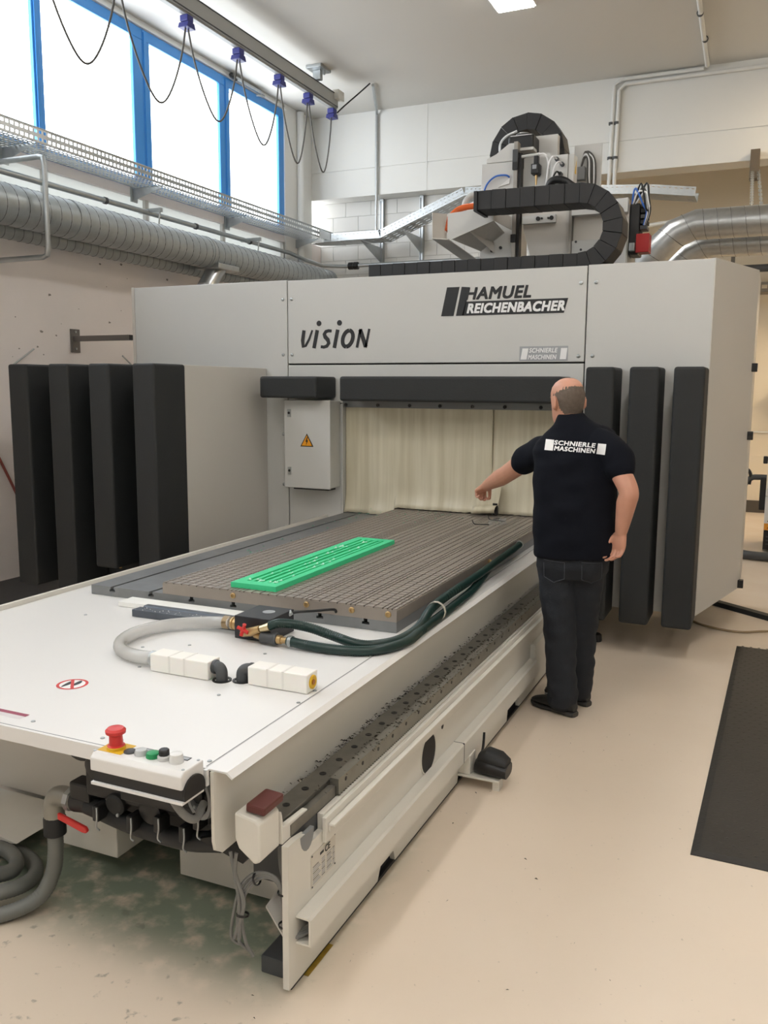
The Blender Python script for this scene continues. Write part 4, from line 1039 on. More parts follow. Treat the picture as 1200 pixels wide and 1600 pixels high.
# pneumatic switch with brass muffler
sw = obj('pressure_switch', G().box(-1.80, -1.735, 6.77, 6.85, 3.35, 3.425).box(-1.785, -1.75, 6.79, 6.84, 3.426, 3.49), m_black, hd, bevel=.006)
obj('switch_label', G().box(-1.787, -1.755, 6.766, 6.7695, 3.385, 3.415), m_print_g, sw)
obj('brass_muffler', G().revolve([(.009, 0), (.012, .012), (.009, .03), (.007, .075)], (-1.765, 6.81, 3.35), (0, 0, -1), 12), m_brass, sw, smooth=True)
obj('pipe_stub', G().cyl((-1.88, 6.80, 3.49), (-1.74, 6.80, 3.495), .012, n=10), m_panel, hd, smooth=True)
obj('white_lead', G().tube(curve([(-1.74, 6.79, 3.495), (-1.70, 6.78, 3.49), (-1.675, 6.78, 3.45), (-1.665, 6.79, 3.38)]), .006, 6), m_print_w, hd, smooth=True)
obj('blue_air_hose', G().tube(curve([(-2.19, 6.79, 3.20), (-2.15, 6.775, 3.30), (-2.08, 6.77, 3.355), (-2.0, 6.775, 3.36), (-1.97, 6.79, 3.345)]), .007, 8), M('blue_air_hose', (56, 110, 200), .4), hd, smooth=True)
obj('cover_handle', sheet([(-2.06, 6.79, 3.28), (-1.97, 6.79, 3.30), (-1.97, 6.79, 3.34)], .01, (0, 1, 0)), m_white, hd)
jb = obj('junction_box', G().box(-1.652, -1.52, 6.79, 6.92, 3.24, 3.475), m_panel, hd, bevel=.005)
obj('junction_side', G().box(-1.518, -1.475, 6.80, 6.92, 3.24, 3.475), m_panel, hd, bevel=.004)
obj('yellow_sticker', G().prism([(6.83, 3.34), (6.88, 3.34), (6.88, 3.44)], 'yz', -1.4748, -1.4735), m_yellow, hd)
for z, x in ((3.44, -1.60), (3.40, -1.56), (3.33, -1.57)):
    obj('cable_gland', G().cyl((x, 6.76, z), (x, 6.79, z), .016, n=12), m_dgrey, jb, smooth=True)
    obj('gland_cable', G().tube(curve([(x, 6.76, z), (x - .02, 6.72, z + .005), (x - .05, 6.72, z - .05), (x - .07, 6.74, 3.22), (x - .08, 6.78, 3.16)]), .007, 6), m_print_w if z > 3.39 else m_black, jb, smooth=True)
obj('cable_harness', G().tube(curve([(-1.66, 6.75, 3.20), (-1.62, 6.72, 3.27), (-1.54, 6.72, 3.27), (-1.46, 6.74, 3.22)]), .03, 10), m_black, hd, smooth=True)
bp_ = obj('rear_plate', G().box(-1.58, -1.36, 7.28, 7.30, 2.98, 3.66), m_panel, hd, bevel=.004)
obj('plate_terminal', G().box(-1.55, -1.48, 7.22, 7.28, 3.38, 3.48), m_grey, bp_, bevel=.004)
for k in range(6):
    o = .018 * k
    obj('coiled_cable', G().tube(curve([(-1.515, 7.25, 3.48), (-1.49 + o * .2, 7.23, 3.55 + .02 * (k % 3)), (-1.46 + o * .6, 7.22, 3.53), (-1.455 + o * .7, 7.22, 3.40), (-1.44 + o * .5, 7.22, 3.27), (-1.43 + o * .5, 7.22, 3.12)]), .007, 6), m_print_w if k % 3 == 1 else m_cord, bp_, smooth=True)
# lower body seen through the chain loop
obj('carriage_plate', G().prism([(-1.88, 3.12), (-1.50, 3.12), (-1.50, 2.43), (-1.76, 2.43), (-1.80, 2.75), (-1.86, 2.95)], 'xz', yh + .03, yh + .06), m_side, hd)
kb = obj('clamp_bar', G().box(-1.86, -1.60, yh - .01, yh + .028, 2.985, 3.045), m_panel, hd, bevel=.003)
for x, r in ((-1.735, .016), (-1.705, .008), (-1.655, .008), (-1.63, .016)):
    obj('bar_bolt', G().cyl((x, yh - .02, 3.018), (x, yh - .011, 3.018), r, n=14), m_black, kb, smooth=True)
obj('carriage_edge', G().box(-1.498, -1.475, yh - .01, yh + .06, 2.43, 3.14), m_steel, hd)
obj('carriage_block', G().box(-1.474, -1.06, yh + .04, 7.25, 2.43, 3.09), m_side, hd, bevel=.006)
obj('carriage_lip', G().prism([(-1.474, 3.02), (-1.062, 3.02), (-1.062, 3.12), (-1.474, 3.10)], 'xz', yh - .03, yh + .038), m_panel, hd)
obj('carriage_face', G().box(-1.474, -1.064, yh + .0, yh + .039, 2.43, 2.84), m_panel, hd, bevel=.004)
for x, z in ((-1.44, 2.83), (-1.40, 2.77), (-1.44, 2.72), (-1.10, 2.80), (-1.12, 2.74), (-1.15, 2.78)):
    obj('face_bolt', G().cyl((x, yh - .006, z), (x, yh, z), .009, n=10), m_dgrey, hd)
# valve terminal with the red box on the right end
obj('valve_terminal', G().box(-1.055, -.985, 6.85, 7.05, 2.72, 3.09), m_black, hd, bevel=.008)
for k in range(5):
    obj('terminal_module', G().box(-.98, -.93, 6.86 + .0 * k, 6.98, 2.90 + .04 * k, 2.93 + .04 * k), m_rubber if k % 2 else m_dgrey, hd, bevel=.004)
obj('red_box', G().box(-1.0, -.905, 6.82, 6.95, 2.73, 2.865), m_redd, hd, bevel=.004)
obj('box_clip', G().box(-1.045, -1.005, 6.80, 6.84, 2.74, 2.80), m_galv, hd, bevel=.004)
for k, (c, q) in enumerate(((m_print_w, .0), (m_cord, .03), (m_black, .06), (m_print_w, .05), (MATS['blue_air_hose'], -.02), (m_black, .02))):
    obj('terminal_wire', G().tube(curve([(-1.04 + q * .3, 6.86, 3.08), (-1.0 + q, 6.82, 3.16 + .03 * (k % 3)), (-.95 + q * .5, 6.83, 3.15 - .02 * k), (-.93 + q * .3, 6.85, 3.02), (-.95 + q * .2, 6.86, 2.93)]), .007, 6), c, hd, smooth=True)
# chute with slanted sheet sides at the left
ct = obj('chute_front', sheet([(-2.37, 6.5, 2.865), (-2.34, 6.5, 2.855), (-2.005, 6.5, 2.972), (-2.005, 6.5, 3.072), (-2.37, 6.5, 3.052)], .008, (0, 1, 0)), m_panel, hd)
obj('chute_left', sheet([(-2.40, 6.56, 2.865), (-2.40, 6.56, 3.06), (-2.475, 6.44, 3.055), (-2.475, 6.44, 2.87)], .006, (1, -.6, 0)), m_side, hd)
obj('chute_bottom', sheet([(-2.475, 6.44, 2.868), (-2.34, 6.44, 2.852), (-2.20, 7.2, 2.70), (-2.33, 7.2, 2.70)], .006, (0, 0, -1)), m_side, hd)
obj('chute_side', sheet([(-2.34, 6.505, 2.86), (-2.005, 6.505, 2.975), (-2.0, 6.79, 2.93), (-2.19, 6.79, 2.80)], .006, (0, 0, 1)), m_side, hd)
obj('chute_cheek', sheet([(-2.005, 6.505, 2.975), (-2.005, 6.505, 3.07), (-1.96, 6.79, 3.05), (-1.95, 6.79, 2.95)], .006, (1, 0, 0)), m_side, hd)
obj('chute_rib', sheet([(-2.20, 6.51, 2.92), (-2.19, 6.51, 2.90), (-2.08, 6.79, 2.78), (-2.09, 6.79, 2.86)], .005, (1, 0, 0)), m_side, hd)
obj('orange_hose', G().tube(curve([(-2.40, 6.56, 2.93), (-2.38, 6.58, 3.03), (-2.32, 6.62, 3.10), (-2.22, 6.66, 3.125), (-2.05, 6.70, 3.12)]), .024, 12), m_orange, hd, smooth=True)
obj('grey_hose', G().tube(curve([(-2.33, 6.75, 3.08), (-2.315, 6.75, 3.18), (-2.26, 6.76, 3.23), (-2.20, 6.76, 3.22), (-2.15, 6.76, 3.12)]), .022, 12), M('pale_grey_hose', (190, 192, 190), .4), hd, smooth=True)
for p in ((-2.10, 2.86), (-2.10, 2.80), (-2.03, 2.82), (-2.0, 3.03)):
    obj('chute_bolt', G().cyl((p[0], 6.785, p[1]), (p[0], 6.799, p[1]), .012, n=10), m_black, hd)

# ---- energy chains, link by link
def chain(name, label, stations, y0, y1, hgt, parent_loc, mat):
    """stations: list of (x, z, angle) at link borders; angle is the travel direction"""
    t = thing(name, label, 'cable chain', parent_loc)
    for k, (a, b) in enumerate(zip(stations, stations[1:])):
        g = G(); v = []
        for (x, z, an), s in ((a, .0008), (b, -.0008)):
            c, sn = cos(an), sin(an); nx, nz = -sn, c
            q = V((x + c * s, 0, z + sn * s))
            e = hgt / 2 - (.0015 if k % 2 else 0)
            v += [(q.x + nx * e, y0 + (.004 if k % 2 else 0), q.z + nz * e), (q.x - nx * e, y0 + (.004 if k % 2 else 0), q.z - nz * e), (q.x - nx * e, y1, q.z - nz * e), (q.x + nx * e, y1, q.z + nz * e)]
        g.add(v, [(0, 1, 2, 3), (7, 6, 5, 4), (0, 1, 5, 4), (1, 2, 6, 5), (2, 3, 7, 6), (3, 0, 4, 7)])
        obj('chain_link', g, mat, t, bevel=.002, seg=1)
    return t
m_chain = M('black_chain_plastic', (34, 34, 35), .55, var=.08)
st = [(-2.90 + .1 * i, 2.59, 0.0) for i in range(17)]
cx, cz, rr = -1.30, 2.825, .235
st += [(cx + rr * sin(a), cz - rr * cos(a), a) for a in [pi * (i + 1) / 9 for i in range(8)]]
st += [(-1.30 - .105 * i, 3.06 + .0008 * i, pi) for i in range(8)]
c1 = chain('energy_chain', 'large black cable chain looped on top of the portal in front of the head', st, 6.2, 6.45, .135, (-2.0, 6.3, 2.52), m_chain)
obj('chain_end_bracket', G().box(-2.06, -2.034, 6.19, 6.46, 2.99, 3.13), m_black, c1)
st = [(-2.20, 3.40 + .1 * i, pi / 2) for i in range(3)]
cx, cz, rr = -1.955, 3.625, .245
st = [(cx - rr, 3.42, pi / 2), (cx - rr, 3.52, pi / 2)] + [(cx - rr * cos(a), cz + rr * sin(a), pi / 2 - a) for a in [pi * i / 8 for i in range(9)]] + [(cx + rr, 3.52, -pi / 2), (cx + rr, 3.42, -pi / 2)]
chain('arched_energy_chain', 'black cable chain arching over the motor at the very top of the head', st, 7.2, 7.42, .13, (-1.95, 7.3, 3.4), m_chain)

# ============================================================ DUCTS
m_seam = M('duct_seam', (120, 121, 121), .5, .7)
def spiral_duct(name, label, path, r, mat, seam=.12, n=28, group=None):
    t = thing(name, label, 'air duct', path[0], group)
    P = [V(p) for p in path]
    obj('duct_pipe', G().tube(P, r, n), mat, t, smooth=True)
    # raised lock seams
    for a, b in zip(P, P[1:]):
        L = (b - a).length; k = max(1, int(L / seam)); d = (b - a).normalized()
        u, w = G().frame(d)
        hp = []
        for i in range(k * 20 + 1):
            s = i / 20 * seam
            if s > L: break
            an = 2 * pi * i / 20
            hp.append(a + d * s + u * ((r + .0005) * cos(an)) + w * ((r + .0005) * sin(an)))
        if len(hp) > 2: obj('lock_seam', G().tube(hp, .0028, 4), m_seam, t)
    return t
d1 = spiral_duct('spiral_duct', 'large galvanised spiral duct running along the left wall under the cable tray', [(-5.75, -2.0, 3.17), (-5.75, 10.95, 3.17)], .165, m_duct2, .115)
obj('duct_clamp', G().revolve([(.165, 0), (.172, 0), (.172, .03), (.165, .03)], (-5.75, 8.05, 3.17), (0, 1, 0), 28), m_galv, d1, smooth=True)
obj('duct_clamp', G().revolve([(.165, 0), (.170, 0), (.170, .06), (.165, .06)], (-5.75, 6.05, 3.17), (0, 1, 0), 28), m_duct2, d1, smooth=True)
obj('branch_saddle', G().box(-5.88, -5.58, 8.10, 8.5, 3.0, 3.06), m_galv, d1, bevel=.01)
obj('branch_pipe', G().tube([(-5.73, 8.30, 3.05), (-5.72, 8.05, 2.80), (-5.72, 8.05, 2.45)], .10, 20), m_duct, d1, smooth=True)
for y in (5.3, 7.5, 9.4):
    obj('duct_hanger', G().tube(curve([(-5.92, y, 3.2), (-5.90, y, 3.36), (-5.88, y, 3.52)], 3), .008, 6).box(-6.14, -5.86, y - .02, y + .02, 3.50, 3.54), m_galv, d1)
d1b = spiral_duct('slim_spiral_duct', 'slimmer spiral duct tucked behind and below the large wall duct', [(-5.985, -2.0, 3.03), (-5.985, 10.9, 3.03)], .085, m_duct2, .10, 20)
spiral_duct('bent_spiral_duct', 'shiny near duct on the right bending down behind the portal', [(2.6, 9.3, 3.33), (-.80, 9.3, 3.33), (-.98, 9.3, 3.26), (-1.16, 9.3, 3.09), (-1.40, 9.3, 2.82), (-1.62, 9.3, 2.45)], .145, m_duct, .125)
spiral_duct('bent_spiral_duct', 'lower rear duct on the right bending down beside the shiny one', [(2.6, 9.75, 3.20), (-.72, 9.75, 3.20), (-.90, 9.75, 3.13), (-1.05, 9.75, 2.98), (-1.30, 9.75, 2.70), (-1.5, 9.75, 2.4)], .13, m_duct, .125)
hg = thing('duct_hanger_strap', 'perforated hanger straps holding the right-hand ducts from the beam', 'hanger', (-.35, 10.0, 3.5))
obj('anchor', G().box(-.40, -.30, 11.05, 11.2, 4.10, 4.42), M('anchor_brown', (110, 98, 82), .5, .3), hg, bevel=.004)
for a, b in (((-.37, 11.1, 4.2), (-.30, 9.32, 3.48)), ((-.31, 11.1, 4.2), (-.19, 9.75, 3.33))):
    a, b = V(a), V(b); d = b - a; n_ = 14
    for i in range(n_):
        p0, p1 = a + d * (i / n_), a + d * ((i + .72) / n_)
        obj('strap_segment', G().add([p0 + V((-.018, 0, 0)), p0 + V((.018, 0, 0)), p1 + V((.018, 0, 0)), p1 + V((-.018, 0, 0)), p0 + V((-.018, .004, .004)), p0 + V((.018, .004, .004)), p1 + V((.018, .004, .004)), p1 + V((-.018, .004, .004))], [(0, 1, 2, 3), (7, 6, 5, 4), (0, 1, 5, 4), (1, 2, 6, 5), (2, 3, 7, 6), (3, 0, 4, 7)]), m_galv, hg)
    obj('strap_edge', G().tube([a, b], .006, 4), m_galv, hg)

# ============================================================ CABLE TRAYS
def perforated(p0, u, lu, v, lv, nu, nv, su=.62, sv=.42, th=.0015):
    """perforated sheet: p0 corner, u/v directions; every cell has an open slot"""
    g = G(); p0, u, v = V(p0), V(u).normalized(), V(v).normalized()
    cu, cv = lu / nu, lv / nv
    vs = {}
    def at(a, b):
        k = (round(a, 5), round(b, 5))
        if k not in vs:
            vs[k] = len(g.v); g.v.append(tuple(p0 + u * a + v * b))
        return vs[k]
    for i in range(nu):
        for j in range(nv):
            off = 0
            a0, a1, b0, b1 = i * cu, (i + 1) * cu, j * cv, (j + 1) * cv
            x0, x1 = a0 + cu * (1 - su) / 2, a1 - cu * (1 - su) / 2
            y0, y1 = b0 + cv * (1 - sv) / 2, b1 - cv * (1 - sv) / 2
            A, B, C_, D = at(a0, b0), at(a1, b0), at(a1, b1), at(a0, b1)
            E, F, H, I = at(x0, y0), at(x1, y0), at(x1, y1), at(x0, y1)
            g.f += [(A, B, F, E), (B, C_, H, F), (C_, D, I, H), (D, A, E, I)]
    return g
def solid(o, t=.002):
    o.modifiers.new('thickness', 'SOLIDIFY').thickness = t
    return o
tr = thing('cable_tray', 'long perforated galvanised cable tray on brackets below the blue windows', 'cable tray', (-5.9, 6.0, 3.72))
ty0, ty1 = 3.6, 11.1
nL = int((ty1 - ty0) / .05)
solid(obj('tray_floor', perforated((-6.09, ty0, 3.735), (0, 1, 0), ty1 - ty0, (1, 0, 0), .35, nL, 7, .66, .5), m_galv, tr))
solid(obj('outer_lip', perforated((-5.74, ty0, 3.735), (0, 1, 0), ty1 - ty0, (0, 0, 1), .115, nL, 2, .6, .42), m_galv, tr))
solid(obj('inner_lip', perforated((-6.09, ty0, 3.735), (0, 1, 0), ty1 - ty0, (0, 0, 1), .06, nL, 1, .6, .42), m_galv, tr))
obj('lip_edge', G().tube([(-5.74, ty0, 3.852), (-5.74, ty1, 3.852)], .006, 6), m_galv, tr)
for y in (5.75, 7.42, 9.1, 10.75):
    obj('tray_bracket', G().prism([(-6.14, 3.70), (-5.76, 3.732), (-6.14, 3.732)], 'xz', y - .015, y + .015).prism([(-6.149, 3.60), (-6.135, 3.60), (-6.135, 3.78), (-6.149, 3.78)], 'xz', y - .05, y + .05), m_galv, tr)
    obj('bracket_arm', G().prism([(-6.14, 3.62), (-6.10, 3.62), (-5.78, 3.715), (-5.76, 3.731), (-6.14, 3.70)], 'xz', y - .017, y - .014), m_galv, tr)
btr = thing('rear_cable_tray', 'galvanised tray along the back wall stepping up to the right', 'cable tray', (-4.5, 10.95, 3.7))
segs = [((-5.70, 3.685), (-4.86, 3.685)), ((-4.86, 3.685), (-3.70, 4.13)), ((-3.70, 4.13), (-2.6, 4.05)), ((-2.6, 4.05), (-1.45, 3.97)), ((-1.45, 3.97), (-.95, 3.90))]
for (xa, za), (xb_, zb2) in segs:
    d = V((xb_ - xa, 0, zb2 - za)); L = d.length; n_ = max(2, int(L / .11)); nn = V((-d.z, 0, d.x)).normalized()
    solid(obj('tray_floor', perforated((xa, 10.76, za), d, L, (0, 1, 0), .36, n_, 4, .55, .14), m_galv, btr))
    solid(obj('tray_lip', perforated((xa, 10.76, za), d, L, nn, .10, n_ * 2, 2, .45, .18), m_galv, btr))
    obj('tray_rear_lip', sheet([V((xa, 11.12, za)), V((xb_, 11.12, zb2)), V((xb_, 11.12, zb2)) + nn * .1, V((xa, 11.12, za)) + nn * .1], .002, (0, 1, 0)), m_galv, btr)
obj('corner_plate', sheet([(-6.0, 10.95, 3.70), (-5.70, 10.76, 3.682), (-5.45, 10.76, 3.682), (-5.55, 11.12, 3.682), (-5.95, 11.12, 3.70)], .003, (0, 0, -1)), m_galv, btr)
obj('corner_lip', sheet([(-5.74, 10.70, 3.735), (-5.60, 10.745, 3.69), (-5.60, 10.745, 3.785), (-5.74, 10.70, 3.85)], .003, (0, 1, 0)), m_galv, btr)
for x, z in ((-5.15, 3.68), (-4.55, 3.78)):
    obj('tray_bracket', G().prism([(10.75, z - .01), (11.42, z - .22), (11.42, z - .01)], 'yz', x - .003, x + .003), m_galv, btr)
for x in (-5.15, -4.55):
    obj('wall_channel', G().box(x - .025, x + .025, 11.43, 11.49, 3.15, 4.33), m_galv, btr)
    obj('channel_slot', G().box(x - .014, x - .004, 11.427, 11.432, 3.2, 4.3), m_dark, btr)

# ============================================================ CONDUITS
def conduit(name, label, path, r=.022, mat=None, clips=(), k=0, group=None):
    t = thing(name, label, 'conduit', path[0], group)
    P = curve(path, k) if k else path
    obj('pipe', G().tube(P, r, 10), mat or m_galv, t, smooth=True)
    for p, a in clips:
        obj('pipe_clip', G().revolve([(r, -.015), (r + .008, -.015), (r + .008, .015), (r, .015)], p, a, 12), m_dgrey, t)
    return t
conduit('wall_conduit', 'grey conduit clipped along the left wall between tray and duct', [(-6.02, 3.0, 3.50), (-6.02, 10.4, 3.50), (-6.0, 10.8, 3.46), (-5.9, 11.1, 3.42), (-5.6, 11.2, 3.41), (-3.3, 11.2, 3.41)], .026, clips=[((-6.02, y, 3.5), (0, 1, 0)) for y in (5.2, 6.85, 8.3, 9.4)] + [((-5.45, 11.2, 3.41), (1, 0, 0))])
cc = thing('conduit_coupling', 'fat black coupling on the conduit in the back corner', 'coupling', (-5.5, 11.2, 3.41))
obj('coupling_body', G().revolve([(.03, 0), (.05, .01), (.05, .07), (.042, .08), (.052, .09), (.052, .15), (.03, .16)], (-5.55, 11.2, 3.41), (1, 0, 0), 14), m_black, cc, smooth=True)
conduit('bent_guard_pipe', 'bent silver pipe standing out in front of the big wall duct', [(-6.14, 5.56, 3.56), (-5.56, 5.56, 3.56), (-5.515, 5.56, 3.55), (-5.50, 5.56, 3.50), (-5.50, 5.56, 2.84), (-5.512, 5.56, 2.785), (-5.56, 5.56, 2.77), (-6.14, 5.56, 2.77)], .022)
for x, y0_, z0_ in ():
    pass
conduit('ceiling_conduit', 'pair of conduits dropping down the back beam behind the head', [(-.96, 11.16, 5.39), (-1.88, 11.16, 5.39), (-1.97, 11.16, 5.33), (-1.99, 11.16, 4.1)], .022, m_wall, clips=[((-1.99, 11.16, z), (0, 0, 1)) for z in (4.5, 4.9)])
conduit('ceiling_conduit', 'inner conduit of the pair bending at the back beam', [(.6, 11.16, 5.33), (-1.84, 11.16, 5.33), (-1.91, 11.16, 5.27), (-1.925, 11.16, 4.1)], .022, m_wall, clips=[((-1.925, 11.16, z), (0, 0, 1)) for z in (4.5, 4.9)])
conduit('ceiling_conduit', 'single conduit running over the ceiling at the upper right', [(-.92, 11.1, 5.40), (-.87, 9.0, 5.40), (-.83, 6.5, 5.40)], .025, m_wall, clips=[((-.89, y, 5.40), (0, 1, 0)) for y in (9.6, 10.3)])
conduit('corner_conduit', 'thin conduit from the ceiling down the back beam left of the head', [(-4.72, 10.2, 5.40), (-5.08, 11.1, 5.40), (-5.11, 11.17, 5.36), (-5.11, 11.17, 3.75)], .018, m_galv)
conduit('rear_pipe', 'thin pale pipe running behind the shiny duct on the right', [(2.0, 11.1, 3.80), (-.9, 11.1, 3.72), (-1.6, 11.1, 3.66)], .025, m_offw)
conduit('support_beam_pipe', 'dark pipe bundle in the shaded niche below the right ducts', [(2.0, 12.6, 3.30), (-2.5, 12.6, 3.30)], .05, m_dgrey)
nb = thing('niche_tray', 'dark slotted tray crossing the shaded niche behind the right ducts', 'cable tray', (-.5, 12.8, 3.0))
solid(obj('tray_side', perforated((-2.5, 12.75, 3.02), (1, 0, 0), 5.0, (0, 0, 1), .12, 40, 1, .55, .4), M('dull_steel', (120, 112, 100), .5, .5), nb), .004)
obj('tray_floor', G().box(-2.5, 2.5, 12.75, 13.1, 3.01, 3.02), MATS['dull_steel'], nb)
obj('tray_post', G().box(-.62, -.57, 12.72, 12.75, 2.6, 3.6), MATS['dull_steel'], nb)

# ============================================================ OVERHEAD RAIL WITH CABLE TROLLEYS
rl = thing('overhead_cable_rail', 'grey overhead rail below the ceiling carrying the trailing cable loops', 'rail', (-5.1, 7.0, 5.1))
obj('rail_beam', G().prism([(-5.17, 5.10), (-5.12, 5.10), (-5.12, 5.115), (-5.10, 5.115), (-5.10, 5.28), (-5.19, 5.28), (-5.19, 5.115), (-5.17, 5.115)], 'xz', 2.0, 10.0), M('rail_aluminium', (166, 168, 166), .5, .0, var=.05), rl)
obj('rail_groove', G().box(-5.099, -5.094, 2.0, 9.99, 5.125, 5.135).box(-5.099, -5.094, 2.0, 9.99, 5.265, 5.275), m_dgrey, rl)
obj('end_cap', G().box(-5.13, -5.04, 9.90, 10.06, 5.20, 5.31), m_offw, rl, bevel=.008)
for y in (9.5, 6.4, 3.4):
    h_ = obj('ceiling_hanger', G().box(-5.2, -5.0, y - .13, y + .13, 5.395, 5.43).box(-5.16, -5.06, y - .03, y + .03, 5.29, 5.395), m_galv, rl, bevel=.004)
    obj('hanger_bolt', G().cyl((-5.02, y, 5.34), (-5.02, y, 5.40), .01, n=8), m_galv, h_)
m_bluep = M('dark_blue_plastic', (44, 48, 120), .45)
trolley_y = (5.2, 6.1, 7.03, 7.88, 8.68, 9.33, 9.93)
for k, y in enumerate(trolley_y):
    t = thing('cable_trolley', 'dark blue cable trolley, %s on the overhead rail' % ('first from the end cap' if k == 6 else ['', '', 'fifth from the end cap', 'fourth from the end cap', 'third from the end cap', 'second from the end cap'][k] if k > 1 else ['sixth', 'seventh'][1 - k] + ' from the end cap'), 'cable trolley', (-5.145, y, 5.0), 'cable trolleys on the overhead rail')
    obj('trolley_body', G().box(-5.19, -5.10, y - .045, y + .045, 5.04, 5.098), m_bluep, t, bevel=.008)
    obj('trolley_saddle', G().prism([(y - .065, 4.985), (y + .065, 4.985), (y + .045, 5.035), (y - .045, 5.035)], 'yz', -5.20, -5.09), m_bluep, t, bevel=.006)
for k, (a, b) in enumerate(zip(trolley_y, trolley_y[1:])):
    dip = (.75, .78, .70, .72, .74, .70)[k]
    t = thing('trailing_cable', ['cable loop hanging beyond the upper left picture edge', 'leftmost hanging cable loop in front of the windows', 'second hanging cable loop from the left below the rail', 'hanging cable loop before the narrow last window', 'hanging cable loop before the white corner pipe', 'hanging cable loop nearest the rail end cap'][k], 'cable', (-5.145, (a + b) / 2, 4.3), 'trailing cable loops')
    pts = []
    for i in range(25):
        s = i / 24; q = 1 - (2 * s - 1) ** 2
        pts.append((-5.145 + .03 * sin(s * pi), a + .02 + (b - a - .04) * (s + .04 * sin(2 * pi * s)), 4.99 - dip * (q ** .8)))
    obj('cable_loop', G().tube(pts, .009, 8), m_cord, t, smooth=True)
ec = thing('rail_feed_cable', 'short black feed cable rising from the rail end to the ceiling', 'cable', (-5.0, 10.0, 5.1))
obj('cable_run', G().tube(curve([(-5.1, 9.98, 5.06), (-5.03, 10.04, 5.15), (-4.85, 10.1, 5.3), (-4.74, 10.16, 5.41)]), .009, 8), m_black, ec, smooth=True)
# window opener arm beneath the frame head
wo = thing('window_opener', 'grey window opener arm on the blue frame above the last mullion', 'window opener', (-6.1, 9.2, 5.3))
obj('opener_housing', G().box(-6.135, -6.09, 9.25, 9.85, 5.36, 5.40), m_galv, wo, bevel=.006)
obj('opener_arm', G().tube(curve([(-6.10, 9.2, 5.40), (-6.09, 9.15, 5.37), (-6.09, 9.28, 5.355)]), .016, 8), m_black, wo, smooth=True)
obj('opener_rod', G().tube(curve([(-6.1, 9.85, 5.38), (-6.09, 9.9, 5.35), (-6.09, 9.72, 5.31)]), .012, 8), m_galv, wo, smooth=True)

# ============================================================ LEFT WALL SMALL THINGS
wbk = thing('wall_bracket', 'grey steel wall bracket with square arm above the dark pads', 'wall bracket', (XL, 6.5, 2.1))
m_brk = M('bracket_grey', (112, 108, 104), .5, .2)
obj('bracket_plate', G().box(XL + .001, XL + .012, 6.44, 6.56, 2.04, 2.26), m_brk, wbk, bevel=.002)
obj('bracket_arm', G().box(XL + .013, -5.47, 6.475, 6.525, 2.145, 2.195), m_brk, wbk, bevel=.003)
obj('arm_cap', G().box(-5.469, -5.462, 6.476, 6.524, 2.146, 2.194), m_black, wbk)
for z in (2.075, 2.235):
    obj('anchor_bolt', G().cyl((XL + .012, 6.5, z), (XL + .022, 6.5, z), .012, n=6), m_galv, wbk)
for k, (y, z, d) in enumerate(((5.72, 1.96, (.03, .22, .15)), (7.30, 1.99, (.03, -.19, .10)))):
    rp = thing('wall_rod', ['thin threaded rod leaning on the wall above the leftmost pad', 'short threaded rod poking up beside the portal left edge'][k], 'rod', (XL, y, z))
    obj('rod', G().tube([(XL + .02, y, z - .06), (XL + .02 + d[0], y + d[1], z - .06 + d[2])], .008, 6), m_galv, rp)
pr = thing('red_hose', 'thin dull red hose hanging down the left wall at the picture edge', 'hose', (XL, 5.5, 0))
obj('hose_body', G().tube(curve([(XL + .02, 5.3, 1.5), (XL + .02, 5.52, 1.08), (XL + .02, 5.68, .766), (XL + .02, 5.82, .45), (XL + .02, 5.95, .03)]), .012, 8), M('dull_red_hose', (140, 74, 66), .6), pr, smooth=True)
# ============================================================ THE MAN
def solidify_union(name, g, voxel, smooth_it, mat, noise_amp=0.0, noise_scale=6.0, fac=.5):
    """one continuous skin out of overlapping closed lofts"""
    me = mesh_of(name, g, None)
    o = bpy.data.objects.new(name, me); COL.objects.link(o)
    r = o.modifiers.new('r', 'REMESH'); r.mode = 'VOXEL'; r.voxel_size = voxel
    if smooth_it:
        s = o.modifiers.new('s', 'SMOOTH'); s.iterations = smooth_it; s.factor = fac
    bpy.context.view_layer.update()
    m2 = bpy.data.meshes.new_from_object(o.evaluated_get(bpy.context.evaluated_depsgraph_get()))
    bpy.data.objects.remove(o); bpy.data.meshes.remove(me)
    if noise_amp:
        nv = [v.normal.copy() for v in m2.vertices]
        for v, n in zip(m2.vertices, nv):
            p = v.co
            v.co = p + n * (noise_amp * (noise.noise(V((p.x * noise_scale, p.y * noise_scale, p.z * noise_scale * 2.2))) + .5 * noise.noise(p * noise_scale * 2.5)))
    for p in m2.polygons: p.use_smooth = True
    m2.materials.clear(); m2.materials.append(mat)
    m2.name = name
    return m2
FX, FY = -.24, .971                        # facing direction
RXv, RYv = .971, .24                       # his right
def hring(x, y, z, ru, rv, tilt=0.0, lean=0.0):
    return ((x, y, z), (RXv * ru, RYv * ru, tilt * ru), (FX * rv, FY * rv, lean * rv))
